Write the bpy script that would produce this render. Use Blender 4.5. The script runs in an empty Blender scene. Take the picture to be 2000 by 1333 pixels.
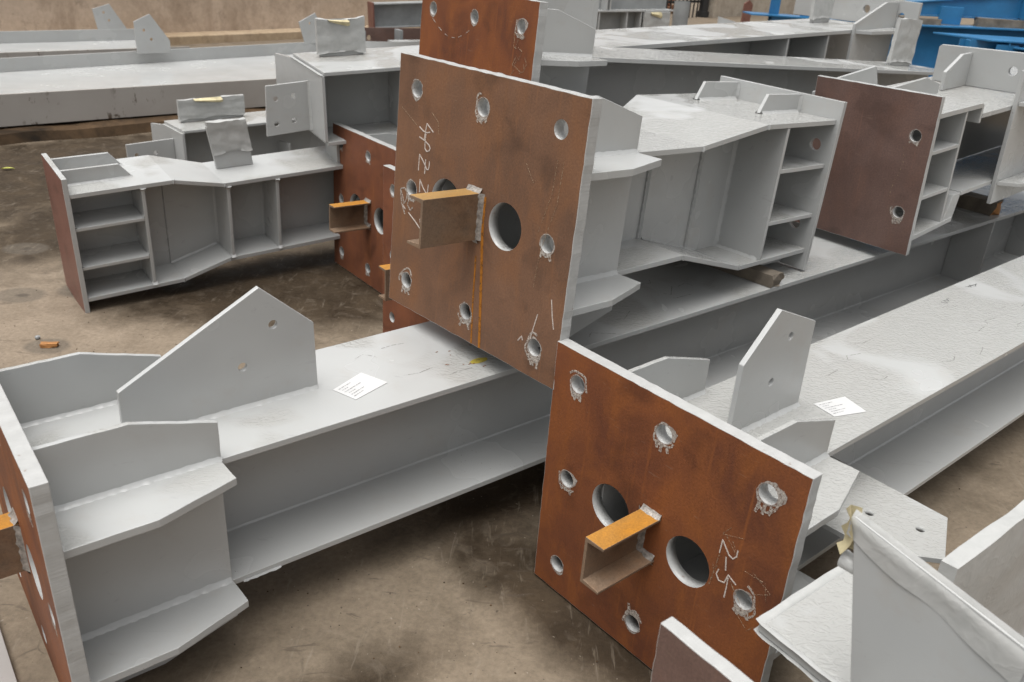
import bpy, bmesh, math, random
from mathutils import Vector, Matrix, noise
random.seed(7)
R_ = math.radians
scene = bpy.context.scene
COL = scene.collection

# ------------------------------------------------------------------ camera
CAMZ = 1.605
cam_d = bpy.data.cameras.new('camera'); cam = bpy.data.objects.new('camera', cam_d); COL.objects.link(cam)
_th, _rho = R_(25.4845), R_(-3.8358)
fwd = Vector((0, math.cos(_th), -math.sin(_th))); rgt = Vector((1, 0, 0)); dwn = fwd.cross(rgt)
r2 = math.cos(_rho) * rgt + math.sin(_rho) * dwn
d2 = -math.sin(_rho) * rgt + math.cos(_rho) * dwn
M3 = Matrix((r2, -d2, -fwd)).transposed()
cam.matrix_world = Matrix.Translation((0, 0, CAMZ)) @ M3.to_4x4()
cam_d.sensor_width = 36.0; cam_d.lens = 1706.2 / 2000 * 36.0
cam_d.clip_start = 0.05; cam_d.clip_end = 500
cam_d.dof.use_dof = True; cam_d.dof.focus_distance = 2.3; cam_d.dof.aperture_fstop = 6.3
scene.camera = cam
cy = scene.cycles
cy.max_bounces = 6; cy.diffuse_bounces = 4; cy.glossy_bounces = 3; cy.transmission_bounces = 2; cy.transparent_max_bounces = 6

# ------------------------------------------------------------------ sky and sun (overcast)
world = bpy.data.worlds.new('World'); scene.world = world; world.use_nodes = True
nt = world.node_tree; nt.nodes.clear()
SUN_EL, SUN_AZ = R_(76), R_(222)
sky = nt.nodes.new('ShaderNodeTexSky'); sky.sky_type = 'NISHITA'; sky.sun_disc = False
sky.sun_elevation = SUN_EL; sky.sun_rotation = SUN_AZ; sky.air_density = 1.0; sky.dust_density = 4.0; sky.ozone_density = 1.0
hs = nt.nodes.new('ShaderNodeHueSaturation'); hs.inputs['Saturation'].default_value = 0.06; hs.inputs['Value'].default_value = 1.0
bg = nt.nodes.new('ShaderNodeBackground'); bg.inputs['Strength'].default_value = 0.105
wo = nt.nodes.new('ShaderNodeOutputWorld')
# overcast sky: even all round, twice as bright overhead as at the horizon
tc = nt.nodes.new('ShaderNodeTexCoord'); sx = nt.nodes.new('ShaderNodeSeparateXYZ'); nt.links.new(tc.outputs['Generated'], sx.inputs[0])
mr = nt.nodes.new('ShaderNodeMapRange'); mr.inputs['To Min'].default_value = .52; mr.inputs['To Max'].default_value = 1.0; nt.links.new(sx.outputs[2], mr.inputs['Value'])
vm = nt.nodes.new('ShaderNodeVectorMath'); vm.operation = 'SCALE'; nt.links.new(hs.outputs[0], vm.inputs[0]); nt.links.new(mr.outputs[0], vm.inputs['Scale'])
nt.links.new(sky.outputs[0], hs.inputs['Color']); nt.links.new(vm.outputs[0], bg.inputs[0]); nt.links.new(bg.outputs[0], wo.inputs[0])
sun_d = bpy.data.lights.new('sun', 'SUN'); sun = bpy.data.objects.new('sun', sun_d); COL.objects.link(sun)
sun_d.energy = 1.2; sun_d.angle = R_(55); sun_d.color = (1.0, 0.975, 0.94)
sd = Vector((math.sin(SUN_AZ) * math.cos(SUN_EL), math.cos(SUN_AZ) * math.cos(SUN_EL), math.sin(SUN_EL)))
sun.rotation_euler = sd.to_track_quat('Z', 'Y').to_euler()
scene.view_settings.view_transform = 'Standard'; scene.view_settings.look = 'None'
scene.view_settings.exposure = 1.22; scene.view_settings.gamma = 1.0; scene.view_settings.use_curve_mapping = False

# ------------------------------------------------------------------ materials
ALB = .80      # one overall calibration of every base colour against the exposure
class NB:
    """small node helper"""
    def __init__(s, name):
        s.m = bpy.data.materials.new(name); s.m.use_nodes = True
        s.t = s.m.node_tree; s.n = s.t.nodes; s.b = s.n['Principled BSDF']; s.out = s.n['Material Output']
    def new(s, k, **kw):
        n = s.n.new(k)
        for a, v in kw.items(): setattr(n, a, v)
        return n
    def link(s, a, b): s.t.links.new(a, b)
    def obj(s): return s.new('ShaderNodeTexCoord').outputs['Object']
    def pos(s): return s.new('ShaderNodeNewGeometry').outputs['Position']
    def mapped(s, src, scale=(1, 1, 1), loc=(0, 0, 0)):
        m = s.new('ShaderNodeMapping'); m.inputs['Scale'].default_value = scale; m.inputs['Location'].default_value = loc
        s.link(src, m.inputs['Vector']); return m.outputs[0]
    def noise(s, src, scale, detail=4, rough=.55, dist=0):
        n = s.new('ShaderNodeTexNoise'); n.inputs['Scale'].default_value = scale; n.inputs['Detail'].default_value = detail
        n.inputs['Roughness'].default_value = rough; n.inputs['Distortion'].default_value = dist
        if src is not None: s.link(src, n.inputs['Vector'])
        return n.outputs['Fac']
    def ramp(s, src, stops):
        n = s.new('ShaderNodeValToRGB'); cr = n.color_ramp
        while len(cr.elements) < len(stops): cr.elements.new(.5)
        for e, (p, c) in zip(cr.elements, stops):
            e.position = p; e.color = (c, c, c, 1) if isinstance(c, (int, float)) else (*c, 1)
        s.link(src, n.inputs[0]); return n.outputs[0]
    def mix(s, fac, a, b, mode='MIX'):
        n = s.new('ShaderNodeMix', data_type='RGBA', blend_type=mode)
        for i, v in ((0, fac), (6, a), (7, b)):
            if hasattr(v, 'links') or hasattr(v, 'is_linked'): s.link(v, n.inputs[i])
            elif isinstance(v, (int, float)): n.inputs[i].default_value = v if i == 0 else (v, v, v, 1)
            else: n.inputs[i].default_value = (*v, 1)
        return n.outputs[2]
    def math(s, op, a, b=None):
        n = s.new('ShaderNodeMath', operation=op)
        for i, v in ((0, a), (1, b)):
            if v is None: continue
            if isinstance(v, (int, float)): n.inputs[i].default_value = v
            else: s.link(v, n.inputs[i])
        return n.outputs[0]
    def bump(s, h, strength=.3, dist=.002, normal=None):
        n = s.new('ShaderNodeBump'); n.inputs['Strength'].default_value = strength; n.inputs['Distance'].default_value = dist
        s.link(h, n.inputs['Height'])
        if normal is not None: s.link(normal, n.inputs['Normal'])
        return n.outputs[0]
    def upmask(s, lo=.75, hi=.93):
        g = s.new('ShaderNodeNewGeometry'); x = s.new('ShaderNodeSeparateXYZ'); s.link(g.outputs['True Normal'], x.inputs[0])
        return s.ramp(x.outputs[2], [(lo, 0.0), (hi, 1.0)])
    def set(s, col=None, rough=None, normal=None, metal=None, spec=None):
        if col is not None: col = tuple(x * ALB for x in col) if isinstance(col, tuple) else s.mix(1.0, col, ALB, 'MULTIPLY')
        for k, v in (('Base Color', col), ('Roughness', rough), ('Normal', normal), ('Metallic', metal), ('Specular IOR Level', spec)):
            if v is None: continue
            if isinstance(v, (int, float)): s.b.inputs[k].default_value = v
            elif isinstance(v, tuple): s.b.inputs[k].default_value = (*v, 1)
            else: s.link(v, s.b.inputs[k])
        return s.m

def mat_paint(name, col=(.484, .490, .482), wet=True, wetamt=.5, dirt=True):
    k = NB(name); p = k.pos()
    big = k.noise(p, 2.3, 3, .6)
    c = k.mix(k.ramp(big, [(.35, 0.0), (.7, 1.0)]), tuple(x * .94 for x in col), tuple(min(1, x * 1.04) for x in col))
    if dirt:   # tiny dark specks here and there, rub marks, dusty smudges
        spm = k.ramp(k.noise(p, 150, 1, .5), [(.74, 0.0), (.77, 1.0)])
        c = k.mix(k.math('MULTIPLY', spm, k.ramp(big, [(.56, 0.0), (.66, .9)])), c, (.13, .085, .055))
        rub = k.ramp(k.noise(k.mapped(p, (2.2, 9, 16), (2, 5, 1)), 2.6, 4, .7, .7), [(.645, 0.0), (.70, .34)])
        c = k.mix(rub, c, tuple(x * .70 for x in col))
        dus = k.ramp(k.noise(p, 7.5, 4, .7), [(.56, 0.0), (.80, .30)])
        c = k.mix(dus, c, (.42, .375, .315))
    rough = k.ramp(big, [(.3, .21), (.7, .30)])
    nrm = k.bump(k.noise(p, 16, 2, .55), .10, .0022)
    if wet:
        up = k.upmask(.86, .97)
        film = k.ramp(k.noise(p, 3.4, 2, .5, .6), [(.55 - .16 * wetamt, 0.0), (.64 - .16 * wetamt, 1.0)])
        film = k.math('MULTIPLY', film, up)
        rip = k.noise(k.mapped(p, (1, 1.5, 1)), 40, 1.2, .5, 1.8)
        ripm = k.ramp(rip, [(.36, 0.0), (.60, 1.0)])
        c = k.mix(k.math('MULTIPLY', film, .8), c, tuple(x * .84 for x in (col[0], col[1] * .985, col[2] * .95)))
        rough = k.mix(film, rough, .07)
        b2 = k.new('ShaderNodeBump'); b2.inputs['Distance'].default_value = .0026
        k.link(ripm, b2.inputs['Height']); k.link(nrm, b2.inputs['Normal'])
        k.link(k.math('MULTIPLY', film, .42), b2.inputs['Strength']); nrm = b2.outputs[0]
    return k.set(c, rough, nrm, spec=.5)

def mat_rust(name, c_lo, c_mid, c_hi, orange=.5, rough=.72, seed=0.0):
    k = NB(name); o = k.obj()
    cloud = k.noise(k.mapped(o, (1, 1, 1), (seed, seed, 0)), 4.2, 4, .55, .8)
    c = k.mix(k.ramp(cloud, [(.34, 0.0), (.66, 1.0)]), c_lo, c_mid)
    c2 = k.noise(k.mapped(o, (1, 1.5, .8), (4 + seed, 2, 9)), 7.5, 3, .6, .3)
    c = k.mix(k.math('MULTIPLY', k.ramp(c2, [(.46, 0.0), (.72, 1.0)]), orange), c, c_hi)
    dk = k.ramp(k.noise(k.mapped(o, (1, 1, 1.3), (seed * 2, 7, 3)), 6.0, 3, .5, .5), [(.55, 0.0), (.72, .62)])
    c = k.mix(dk, c, tuple(x * .52 for x in c_lo))
    gr = k.noise(o, 180, 3, .75)
    c = k.mix(.6, c, k.mix(k.ramp(gr, [(.30, 0.0), (.70, 1.0)]), .66, 1.34), 'MULTIPLY')
    run = k.ramp(k.noise(k.mapped(o, (1, 26, 1.6), (seed, 1, 4)), 2.0, 3, .6), [(.60, 0.0), (.72, .35)])
    c = k.mix(run, c, tuple(min(1, x * 1.25) for x in c_hi))
    scr = k.ramp(k.noise(k.mapped(o, (1, 7, 60), (seed, 3, 8)), 2.4, 2, .6, .9), [(.70, 0.0), (.73, .14)])
    c = k.mix(scr, c, (.36, .27, .20))
    rg = k.ramp(gr, [(.3, rough - .12), (.7, rough + .1)])
    return k.set(c, rg, k.bump(gr, .4, .0012), spec=.35)

def mat_cut(name, col=(.490, .490, .478)):
    k = NB(name); o = k.obj()
    st = k.noise(k.mapped(o, (9, 230, 230)), 1.0, 2, .5)
    st2 = k.noise(k.mapped(o, (30, 70, 70)), 1.0, 3, .6)
    h = k.math('ADD', st, k.math('MULTIPLY', st2, .8))
    c = k.mix(k.ramp(k.noise(o, 40, 4), [(.4, 0.0), (.7, 1.0)]), tuple(x * .9 for x in col), col)
    chip = k.ramp(k.noise(o, 46, 3, .6), [(.68, 0.0), (.72, 1.0)])
    c = k.mix(k.math('MULTIPLY', chip, .5), c, (.22, .14, .09))
    return k.set(c, .36, k.bump(h, .20, .0022), spec=.45)

def mat_plain(name, col, rough=.6, bumps=60, bs=.25, metal=0.0, var=.25, vs=8):
    k = NB(name); o = k.obj()
    c = k.mix(k.ramp(k.noise(o, vs, 5, .6), [(.3, 0.0), (.7, 1.0)]), tuple(x * (1 - var) for x in col), tuple(min(1, x * (1 + var)) for x in col))
    return k.set(c, rough, k.bump(k.noise(o, bumps, 4), bs, .002), metal=metal)

M = {}
M['paint'] = mat_paint('grey_paint', wetamt=.45)
M['paint_wet'] = mat_paint('grey_paint_wet', wetamt=1.3)
M['paint_dry'] = mat_paint('grey_paint_dry', wet=False)
M['cut'] = mat_cut('painted_cut_edge')
M['rust_brown'] = mat_rust('rust_brown', (.145, .076, .045), (.215, .110, .062), (.245, .108, .046), .6, .66, 1)
M['rust_orange'] = mat_rust('rust_orange', (.140, .046, .021), (.235, .076, .025), (.29, .094, .022), .65, .66, 2)
M['rust_deep'] = mat_rust('rust_deep', (.160, .058, .030), (.235, .084, .040), (.265, .094, .033), .55, .66, 3)
M['rust_dark'] = mat_rust('rust_dark', (.140, .085, .070), (.190, .120, .100), (.22, .118, .085), .4, .55, 4)
M['primer_red'] = mat_rust('primer_red', (.180, .080, .062), (.225, .105, .082), (.25, .11, .08), .4, .42, 5)
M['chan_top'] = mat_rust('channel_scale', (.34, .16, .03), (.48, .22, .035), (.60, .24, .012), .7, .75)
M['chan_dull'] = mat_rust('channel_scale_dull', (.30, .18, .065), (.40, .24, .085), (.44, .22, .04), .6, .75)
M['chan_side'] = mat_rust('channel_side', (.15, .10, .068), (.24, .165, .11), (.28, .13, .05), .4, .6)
M['weld_raw'] = mat_plain('raw_weld', (.33, .30, .27), .45, 220, .6, .35, .5, 90)
M['wood'] = mat_plain('old_timber', (.185, .155, .120), .8, 90, .5, 0, .4, 12)
M['wood_orange'] = mat_plain('orange_timber', (.42, .19, .06), .8, 90, .5, 0, .4, 12)
M['paper'] = mat_paint('painted_paper', (.475, .478, .466), wet=False, dirt=False)
_k = NB('creased_painted_paper'); _o = _k.obj()
_f1 = _k.noise(_k.mapped(_o, (1, 1, 1)), 13, 2, .5, 1.5); _cr = _k.math('ABSOLUTE', _k.math('SUBTRACT', _f1, .5)); _cr = _k.ramp(_cr, [(0.0, 1.0), (.09, 0.0)])
_f2 = _k.noise(_o, 26, 3, .6, .8); _h = _k.math('ADD', _k.math('MULTIPLY', _cr, .55), _f2)
M['paper'] = _k.set(_k.mix(_k.ramp(_f2, [(.3, 0.0), (.7, 1.0)]), (.44, .445, .432), (.50, .50, .485)), .40, _k.bump(_h, .13, .006), spec=.4)
M['paper_in'] = mat_plain('paper_inside', (.62, .54, .33), .8, 120, .2, 0, .35, 20)
M['blue'] = mat_plain('blue_paint', (.032, .185, .39), .30, 200, .08, 0, .22, 4)
M['blue_top'] = M['blue']
M['iron'] = mat_plain('black_iron', (.018, .018, .018), .5, 150, .3)
M['sticker'] = mat_plain('white_label', (.66, .66, .655), .35, 10, .02, 0, .03, 8)
M['ink'] = mat_plain('label_ink', (.20, .20, .205), .5, 10, .02)
M['leaf'] = mat_plain('yellow_leaf', (.42, .42, .05), .5, 40, .2)
M['primer_grey'] = mat_plain('dull_grey', (.30, .31, .31), .5, 80, .15, 0, .2, 5)

def mat_marks(name, col, lo, hi, scale):
    """chalk / sprayed paint that only partly covers the steel"""
    k = NB(name); o = k.obj()
    f = k.ramp(k.noise(o, scale, 4, .7), [(lo, 0.0), (hi, 1.0)])
    k.link(f, k.b.inputs['Alpha'])
    return k.set(col, .85, spec=.2)
M['chalk'] = mat_marks('white_chalk', (.66, .58, .52), .30, .50, 420)
M['chalk_faint'] = mat_marks('faint_chalk', (.42, .30, .20), .46, .60, 300)
M['smear'] = mat_marks('grey_paint_smear', (.46, .42, .38), .30, .56, 130)
M['chalk_soft'] = mat_marks('soft_chalk', (.56, .50, .44), .36, .60, 200)
M['streak'] = mat_marks('orange_rust_run', (.42, .16, .02), .16, .55, 60)
M['spot'] = mat_marks('yellow_stain', (.42, .34, .06), .25, .5, 60)
M['pen'] = mat_marks('dark_pen', (.10, .10, .10), .34, .52, 200)
M['scuff'] = mat_marks('rubbed_paint', (.26, .25, .235), .42, .66, 160)
M['flake'] = mat_marks('rust_flakes', (.20, .07, .03), .2, .5, 300)
M['halo'] = mat_marks('burnt_weld_halo', (.030, .018, .012), .42, .75, 40)

def mat_brick(name, cols):
    k = NB(name); o = k.new('ShaderNodeObjectInfo').outputs['Random']
    c = k.ramp(o, [(i / (len(cols) - 1), q) for i, q in enumerate(cols)])
    c = k.mix(.7, c, k.mix(k.noise(k.obj(), 25, 4), .5, 1.3), 'MULTIPLY')
    return k.set(c, .9, k.bump(k.noise(k.obj(), 40, 4), .5, .006))
M['brick'] = mat_brick('reclaimed_brick', [(.30, .13, .07), (.36, .21, .11), (.42, .30, .18), (.33, .10, .06)])

def mat_wall(name, a, b, c3):
    k = NB(name); p = k.pos()
    big = k.noise(p, .8, 5, .65, .8); run = k.noise(k.mapped(p, (1.1, 1.1, .5)), 1.7, 5, .7, .8)
    c = k.mix(k.ramp(big, [(.32, 0.0), (.66, 1.0)]), a, b)
    c = k.mix(k.ramp(run, [(.46, 0.0), (.66, .9)]), c, c3)
    c = k.mix(k.ramp(k.noise(p, 5, 5, .75), [(.55, 0.0), (.74, .7)]), c, tuple(x * .5 for x in a))
    c = k.mix(.7, c, k.mix(k.noise(p, 18, 4, .7), .6, 1.35), 'MULTIPLY')
    return k.set(c, .9, k.bump(k.noise(p, 14, 4, .7), .4, .01), spec=.2)
M['wall'] = mat_wall('plastered_wall', (.56, .44, .335), (.66, .535, .425), (.44, .34, .255))
M['wall_grey'] = mat_wall('concrete_wall', (.42, .36, .29), (.52, .46, .38), (.30, .25, .20))
M['kerb'] = mat_wall('kerb_concrete', (.50, .38, .25), (.56, .44, .31), (.36, .26, .17))
M['kerb_dark'] = mat_wall('mossy_kerb', (.055, .036, .021), (.14, .085, .045), (.014, .011, .008))

def mat_ground():
    k = NB('concrete_ground'); p = k.pos()
    mid = k.noise(p, 4.5, 5, .65, .3); fin = k.noise(p, 60, 4, .75)
    dry = k.mix(k.ramp(mid, [(.32, 0.0), (.7, 1.0)]), (.222, .175, .127), (.300, .240, .180))
    dust = k.mix(k.ramp(mid, [(.3, 0.0), (.72, 1.0)]), (.165, .131, .094), (.270, .216, .158))
    wet_shade = k.mix(k.ramp(mid, [(.3, 0.0), (.75, 1.0)]), (.024, .016, .009), (.062, .042, .024))
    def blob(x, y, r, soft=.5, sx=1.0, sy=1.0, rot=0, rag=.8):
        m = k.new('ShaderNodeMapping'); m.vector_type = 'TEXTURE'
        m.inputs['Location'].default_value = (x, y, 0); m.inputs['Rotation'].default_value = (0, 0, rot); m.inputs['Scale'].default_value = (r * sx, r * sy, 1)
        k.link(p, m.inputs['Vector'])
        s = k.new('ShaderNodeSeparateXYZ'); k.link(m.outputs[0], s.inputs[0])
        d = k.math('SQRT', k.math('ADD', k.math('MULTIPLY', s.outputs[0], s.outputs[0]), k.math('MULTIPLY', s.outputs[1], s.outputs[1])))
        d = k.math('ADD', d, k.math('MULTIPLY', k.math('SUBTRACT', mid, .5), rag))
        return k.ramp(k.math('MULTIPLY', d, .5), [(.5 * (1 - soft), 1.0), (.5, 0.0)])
    # dry pale concrete on the far left, dusty brown elsewhere
    c = k.mix(blob(-2.0, 3.4, 1.05, .5, 1.2, .9, R_(30)), dust, dry)
    # damp brown patches; under the columns they also paint in contact shade
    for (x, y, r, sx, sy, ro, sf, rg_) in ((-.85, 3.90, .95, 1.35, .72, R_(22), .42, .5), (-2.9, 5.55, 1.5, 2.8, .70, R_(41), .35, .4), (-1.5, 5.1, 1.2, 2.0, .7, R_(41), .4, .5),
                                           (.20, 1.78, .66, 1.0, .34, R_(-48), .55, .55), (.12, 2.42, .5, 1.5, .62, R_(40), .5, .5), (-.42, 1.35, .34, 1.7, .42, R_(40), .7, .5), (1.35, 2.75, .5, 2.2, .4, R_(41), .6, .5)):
        c = k.mix(k.math('MULTIPLY', blob(x, y, r, sf, sx, sy, ro, rg_), .93), c, wet_shade)
    for (x, y, r) in ((-2.175, 3.50, .10), (-2.45, 4.06, .10), (-1.93, 3.60, .11), (-1.82, 3.035, .08)):   # old round damp rings
        c = k.mix(k.math('MULTIPLY', blob(x, y, r, .22, 1.2, .95, 0, .25), .62), c, (.118, .100, .080))
        c = k.mix(k.math('MULTIPLY', blob(x + .01, y, r * .35, .5, 1.2, .8, 0, .9), .6), c, (.055, .046, .038))
    c = k.mix(.8, c, k.mix(k.ramp(fin, [(.25, 0.0), (.75, 1.0)]), .70, 1.28), 'MULTIPLY')
    scr = k.noise(k.mapped(p, (9, 1.3, 1)), 5, 3, .7, .6)
    c = k.mix(k.ramp(scr, [(.60, 0.0), (.72, .28)]), c, (.33, .28, .22))
    cl = k.noise(p, 11, 4, .7, 1.2); c = k.mix(k.ramp(cl, [(.55, 0.0), (.80, .30)]), c, (.31, .26, .205)); c = k.mix(k.ramp(cl, [(.22, .35), (.42, 0.0)]), c, (.11, .085, .062))
    scr2 = k.noise(k.mapped(p, (1.6, 6, 1)), 4, 3, .7, 1.0)
    c = k.mix(k.ramp(scr2, [(.63, 0.0), (.68, .5)]), c, (.085, .066, .05))
    vo = k.new('ShaderNodeTexVoronoi', feature='DISTANCE_TO_EDGE'); vo.inputs['Scale'].default_value = .8
    dis = k.new('ShaderNodeVectorMath', operation='ADD'); k.link(p, dis.inputs[0])
    nz = k.new('ShaderNodeTexNoise'); nz.inputs['Scale'].default_value = 3.0; k.link(p, nz.inputs['Vector'])
    sc_ = k.new('ShaderNodeVectorMath', operation='SCALE'); k.link(nz.outputs['Color'], sc_.inputs[0]); sc_.inputs['Scale'].default_value = .5
    k.link(sc_.outputs[0], dis.inputs[1]); k.link(dis.outputs[0], vo.inputs['Vector'])
    crk = k.math('MULTIPLY', k.ramp(vo.outputs['Distance'], [(.0012, 1.0), (.004, 0.0)]), k.ramp(mid, [(.50, 0.0), (.58, .45)]))
    c = k.mix(crk, c, (.05, .04, .03))
    sp = k.noise(p, 75, 1, .5)
    c = k.mix(k.ramp(sp, [(.73, 0.0), (.77, .7)]), c, (.06, .045, .035))
    c = k.mix(k.ramp(sp, [(.215, .5), (.25, 0.0)]), c, (.40, .345, .28))
    rg = k.ramp(mid, [(.3, .42), (.65, .85)])
    h = k.math('ADD', fin, k.math('MULTIPLY', mid, 2.0))
    return k.set(c, rg, k.bump(h, .4, .005), spec=.15)
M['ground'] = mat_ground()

# ------------------------------------------------------------------ mesh helpers; everything is laid out in (u, v, w): u along a member, v to its near side, w up
def tr(q): return Vector((q[0], -q[1], q[2]))
AX = {'u': lambda a, b, c: (c, a, b), 'v': lambda a, b, c: (a, c, b), 'w': lambda a, b, c: (a, b, c)}

def finish(name, bm, mats, parent, smooth=False, bevel=0.0, hole_edges=None):
    bmesh.ops.recalc_face_normals(bm, faces=bm.faces)
    if bevel > 0:
        es = [e for e in bm.edges if len(e.link_faces) == 2 and e.calc_face_angle(0) > .6 and (not hole_edges or e not in hole_edges)]
        try: bmesh.ops.bevel(bm, geom=es, offset=bevel, segments=2, profile=.5, affect='EDGES', clamp_overlap=True)
        except Exception: pass
    me = bpy.data.meshes.new(name); bm.to_mesh(me); bm.free()
    for m in (mats if isinstance(mats, (list, tuple)) else [mats]): me.materials.append(m)
    if smooth:
        for p in me.polygons: p.use_smooth = True
        me.set_sharp_from_angle(angle=R_(55))
    o = bpy.data.objects.new(name, me); COL.objects.link(o)
    if parent is not None: o.parent = parent
    return o

def prism(name, parent, axis, poly, c0, c1, mat, holes=(), bevel=.0014, face=None, jit=0.0):
    """plate: polygon in the plane across `axis`, from c0 to c1; holes = (a, b, r); face=(material, sign): other material on the cap at c0 (-1) or c1 (+1)"""
    bm = bmesh.new(); f = AX[axis]; mats = [mat]
    if jit:
        pl = []
        for i in range(len(poly)):
            a = Vector(poly[i]); b = Vector(poly[(i + 1) % len(poly)]); n = max(1, int((b - a).length / .02)); d = (b - a).normalized(); nn = Vector((-d.y, d.x))
            for t in range(n):
                q = a + (b - a) * (t / n)
                if t: q = q + nn * random.uniform(-jit, jit)
                pl.append((q.x, q.y))
        poly = pl
    caps = {}
    hole_e = set()
    loops = {}
    for cc in (c0, c1):
        vs = [bm.verts.new(tr(f(a, b, cc))) for a, b in poly]
        es = [bm.edges.new((vs[i], vs[(i + 1) % len(vs)])) for i in range(len(vs))]
        rings = [vs]; alle = list(es)
        for (a, b, r) in holes:
            n = 28 if r > .03 else 18
            hv = [bm.verts.new(tr(f(a + r * math.cos(2 * math.pi * i / n), b + r * math.sin(2 * math.pi * i / n), cc))) for i in range(n)]
            he = [bm.edges.new((hv[i], hv[(i + 1) % n])) for i in range(n)]
            rings.append(hv); alle += he; hole_e.update(he)
        if holes:
            res = bmesh.ops.triangle_fill(bm, use_beauty=True, use_dissolve=False, edges=alle)
            caps[cc] = [g for g in res['geom'] if isinstance(g, bmesh.types.BMFace)]
        else: caps[cc] = [bm.faces.new(vs)]
        loops[cc] = rings
    for r0, r1 in zip(loops[c0], loops[c1]):
        n = len(r0)
        for i in range(n):
            q = bm.faces.new((r0[i], r0[(i + 1) % n], r1[(i + 1) % n], r1[i]))
            if r0 is not loops[c0][0]: q.smooth = True
    if face is not None:
        mats.append(face[0])
        for q in caps[c0 if face[1] < 0 else c1]: q.material_index = 1
    if holes:
        he = set(e for e in bm.edges if e.is_boundary) | set(e for rg in (loops[c0][1:] + loops[c1][1:]) for v in rg for e in v.link_edges)
        return finish(name, bm, mats, parent, bevel=bevel, hole_edges=he)
    return finish(name, bm, mats, parent, bevel=bevel)

def box(name, parent, u0, u1, v0, v1, w0, w1, mat, bevel=.0014, holes=()):
    d = {'u': u1 - u0, 'v': v1 - v0, 'w': w1 - w0}; ax = min(d, key=d.get)
    if ax == 'u': return prism(name, parent, 'u', [(v0, w0), (v1, w0), (v1, w1), (v0, w1)], u0, u1, mat, holes, bevel)
    if ax == 'v': return prism(name, parent, 'v', [(u0, w0), (u1, w0), (u1, w1), (u0, w1)], v0, v1, mat, holes, bevel)
    return prism(name, parent, 'w', [(u0, v0), (u1, v0), (u1, v1), (u0, v1)], w0, w1, mat, holes, bevel)

def sweep_flange(name, parent, prof, vn, vf, t, mat, up=True):
    """flange following prof [(u, w)] ; vn / vf are near and far edges, numbers or lists per point"""
    n = len(prof); vn = vn if isinstance(vn, list) else [vn] * n; vf = vf if isinstance(vf, list) else [vf] * n
    bm = bmesh.new(); rows = []
    for (u, w), a, b in zip(prof, vn, vf):
        lo, hi = (w - t, w) if up else (w, w + t)
        rows.append([bm.verts.new(tr(q)) for q in ((u, a, lo), (u, a, hi), (u, b, hi), (u, b, lo))])
    for i in range(n - 1):
        for k in range(4): bm.faces.new((rows[i][k], rows[i][(k + 1) % 4], rows[i + 1][(k + 1) % 4], rows[i + 1][k]))
    bm.faces.new(rows[0]); bm.faces.new(rows[-1])
    return finish(name, bm, mat, parent, bevel=.0013)

def web_plate(name, parent, prof, v, t, mat):
    """vertical plate in the u-w plane between lower and upper profile: prof [(u, wlo, whi)]"""
    poly = [(u, lo) for u, lo, hi in prof] + [(u, hi) for u, lo, hi in reversed(prof)]
    return prism(name, parent, 'v', poly, v - t / 2, v + t / 2, mat, bevel=0)

def bead(parent, p0, p1, d1, d2, r=.009, mat=None, name='weld_bead'):
    """lumpy fillet weld from p0 to p1 in the corner spanned by directions d1, d2"""
    a, b = Vector(p0), Vector(p1); L = (b - a).length; n = max(3, int(L / .0075)); d1, d2 = Vector(d1), Vector(d2)
    bm = bmesh.new(); prev = None; ph = random.uniform(0, 50)
    for i in range(n + 1):
        q = a + (b - a) * (i / n); s = 1.08 + .30 * noise.noise(Vector((ph + i * .37, 0, 0))) + .17 * math.sin(i * 2.1 + ph)
        if i in (0, n): s *= .75
        r1, r2 = r * s, r * (1 + .3 * noise.noise(Vector((ph, i * .5, 3))))
        pts = [q - (d1 + d2) * .002, q + d1 * r1 - d2 * .001, q + (d1 * .62 + d2 * .2) * r1 * .95, q + (d1 * .2 + d2 * .62) * r2 * .95, q + d2 * r2 - d1 * .001]
        row = [bm.verts.new(tr(x)) for x in pts]
        if prev:
            for k in range(4): bm.faces.new((prev[k], prev[k + 1], row[k + 1], row[k]))
        prev = row
    return finish(name, bm, mat or M['paint_dry'], parent, smooth=True)

def blob_mesh(bm, c, r, seed, sq=(1, 1, 1), sub=2, amp=.35):
    g = bmesh.ops.create_icosphere(bm, subdivisions=sub, radius=1)
    for v in g['verts']:
        k = 1 + amp * noise.noise(v.co * 1.7 + Vector((seed, seed * .7, 0)))
        v.co = Vector((v.co.x * r * sq[0] * k + c[0], v.co.y * r * sq[1] * k + c[1], v.co.z * r * sq[2] * k + c[2]))

def ribbon(bm, pts, wd, axis_u, jit=.15):
    """flat stroke on a plate face u = axis_u through (v, w) points"""
    P = [Vector(p) for p in pts]; out = []
    for i in range(len(P) - 1):
        n = max(1, int((P[i + 1] - P[i]).length / .004))
        for t in range(n): out.append(P[i].lerp(P[i + 1], t / n))
    out.append(P[-1])
    prev = None
    for i, q in enumerate(out):
        d = (out[min(i + 1, len(out) - 1)] - out[max(i - 1, 0)])
        if d.length < 1e-6: continue
        d.normalize(); nn = Vector((-d.y, d.x)) * wd * .5 * (1 + random.uniform(-jit, jit))
        a, b = q + nn, q - nn
        row = [bm.verts.new(tr((axis_u, a.x, a.y))), bm.verts.new(tr((axis_u, b.x, b.y))), bm.verts.new(tr((axis_u - .0009, a.x, a.y))), bm.verts.new(tr((axis_u - .0009, b.x, b.y)))]
        if prev:
            bm.faces.new((prev[2], prev[3], row[3], row[2]))
            bm.faces.new((prev[0], prev[2], row[2], row[0])); bm.faces.new((prev[1], row[1], row[3], prev[3]))
        prev = row

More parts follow.
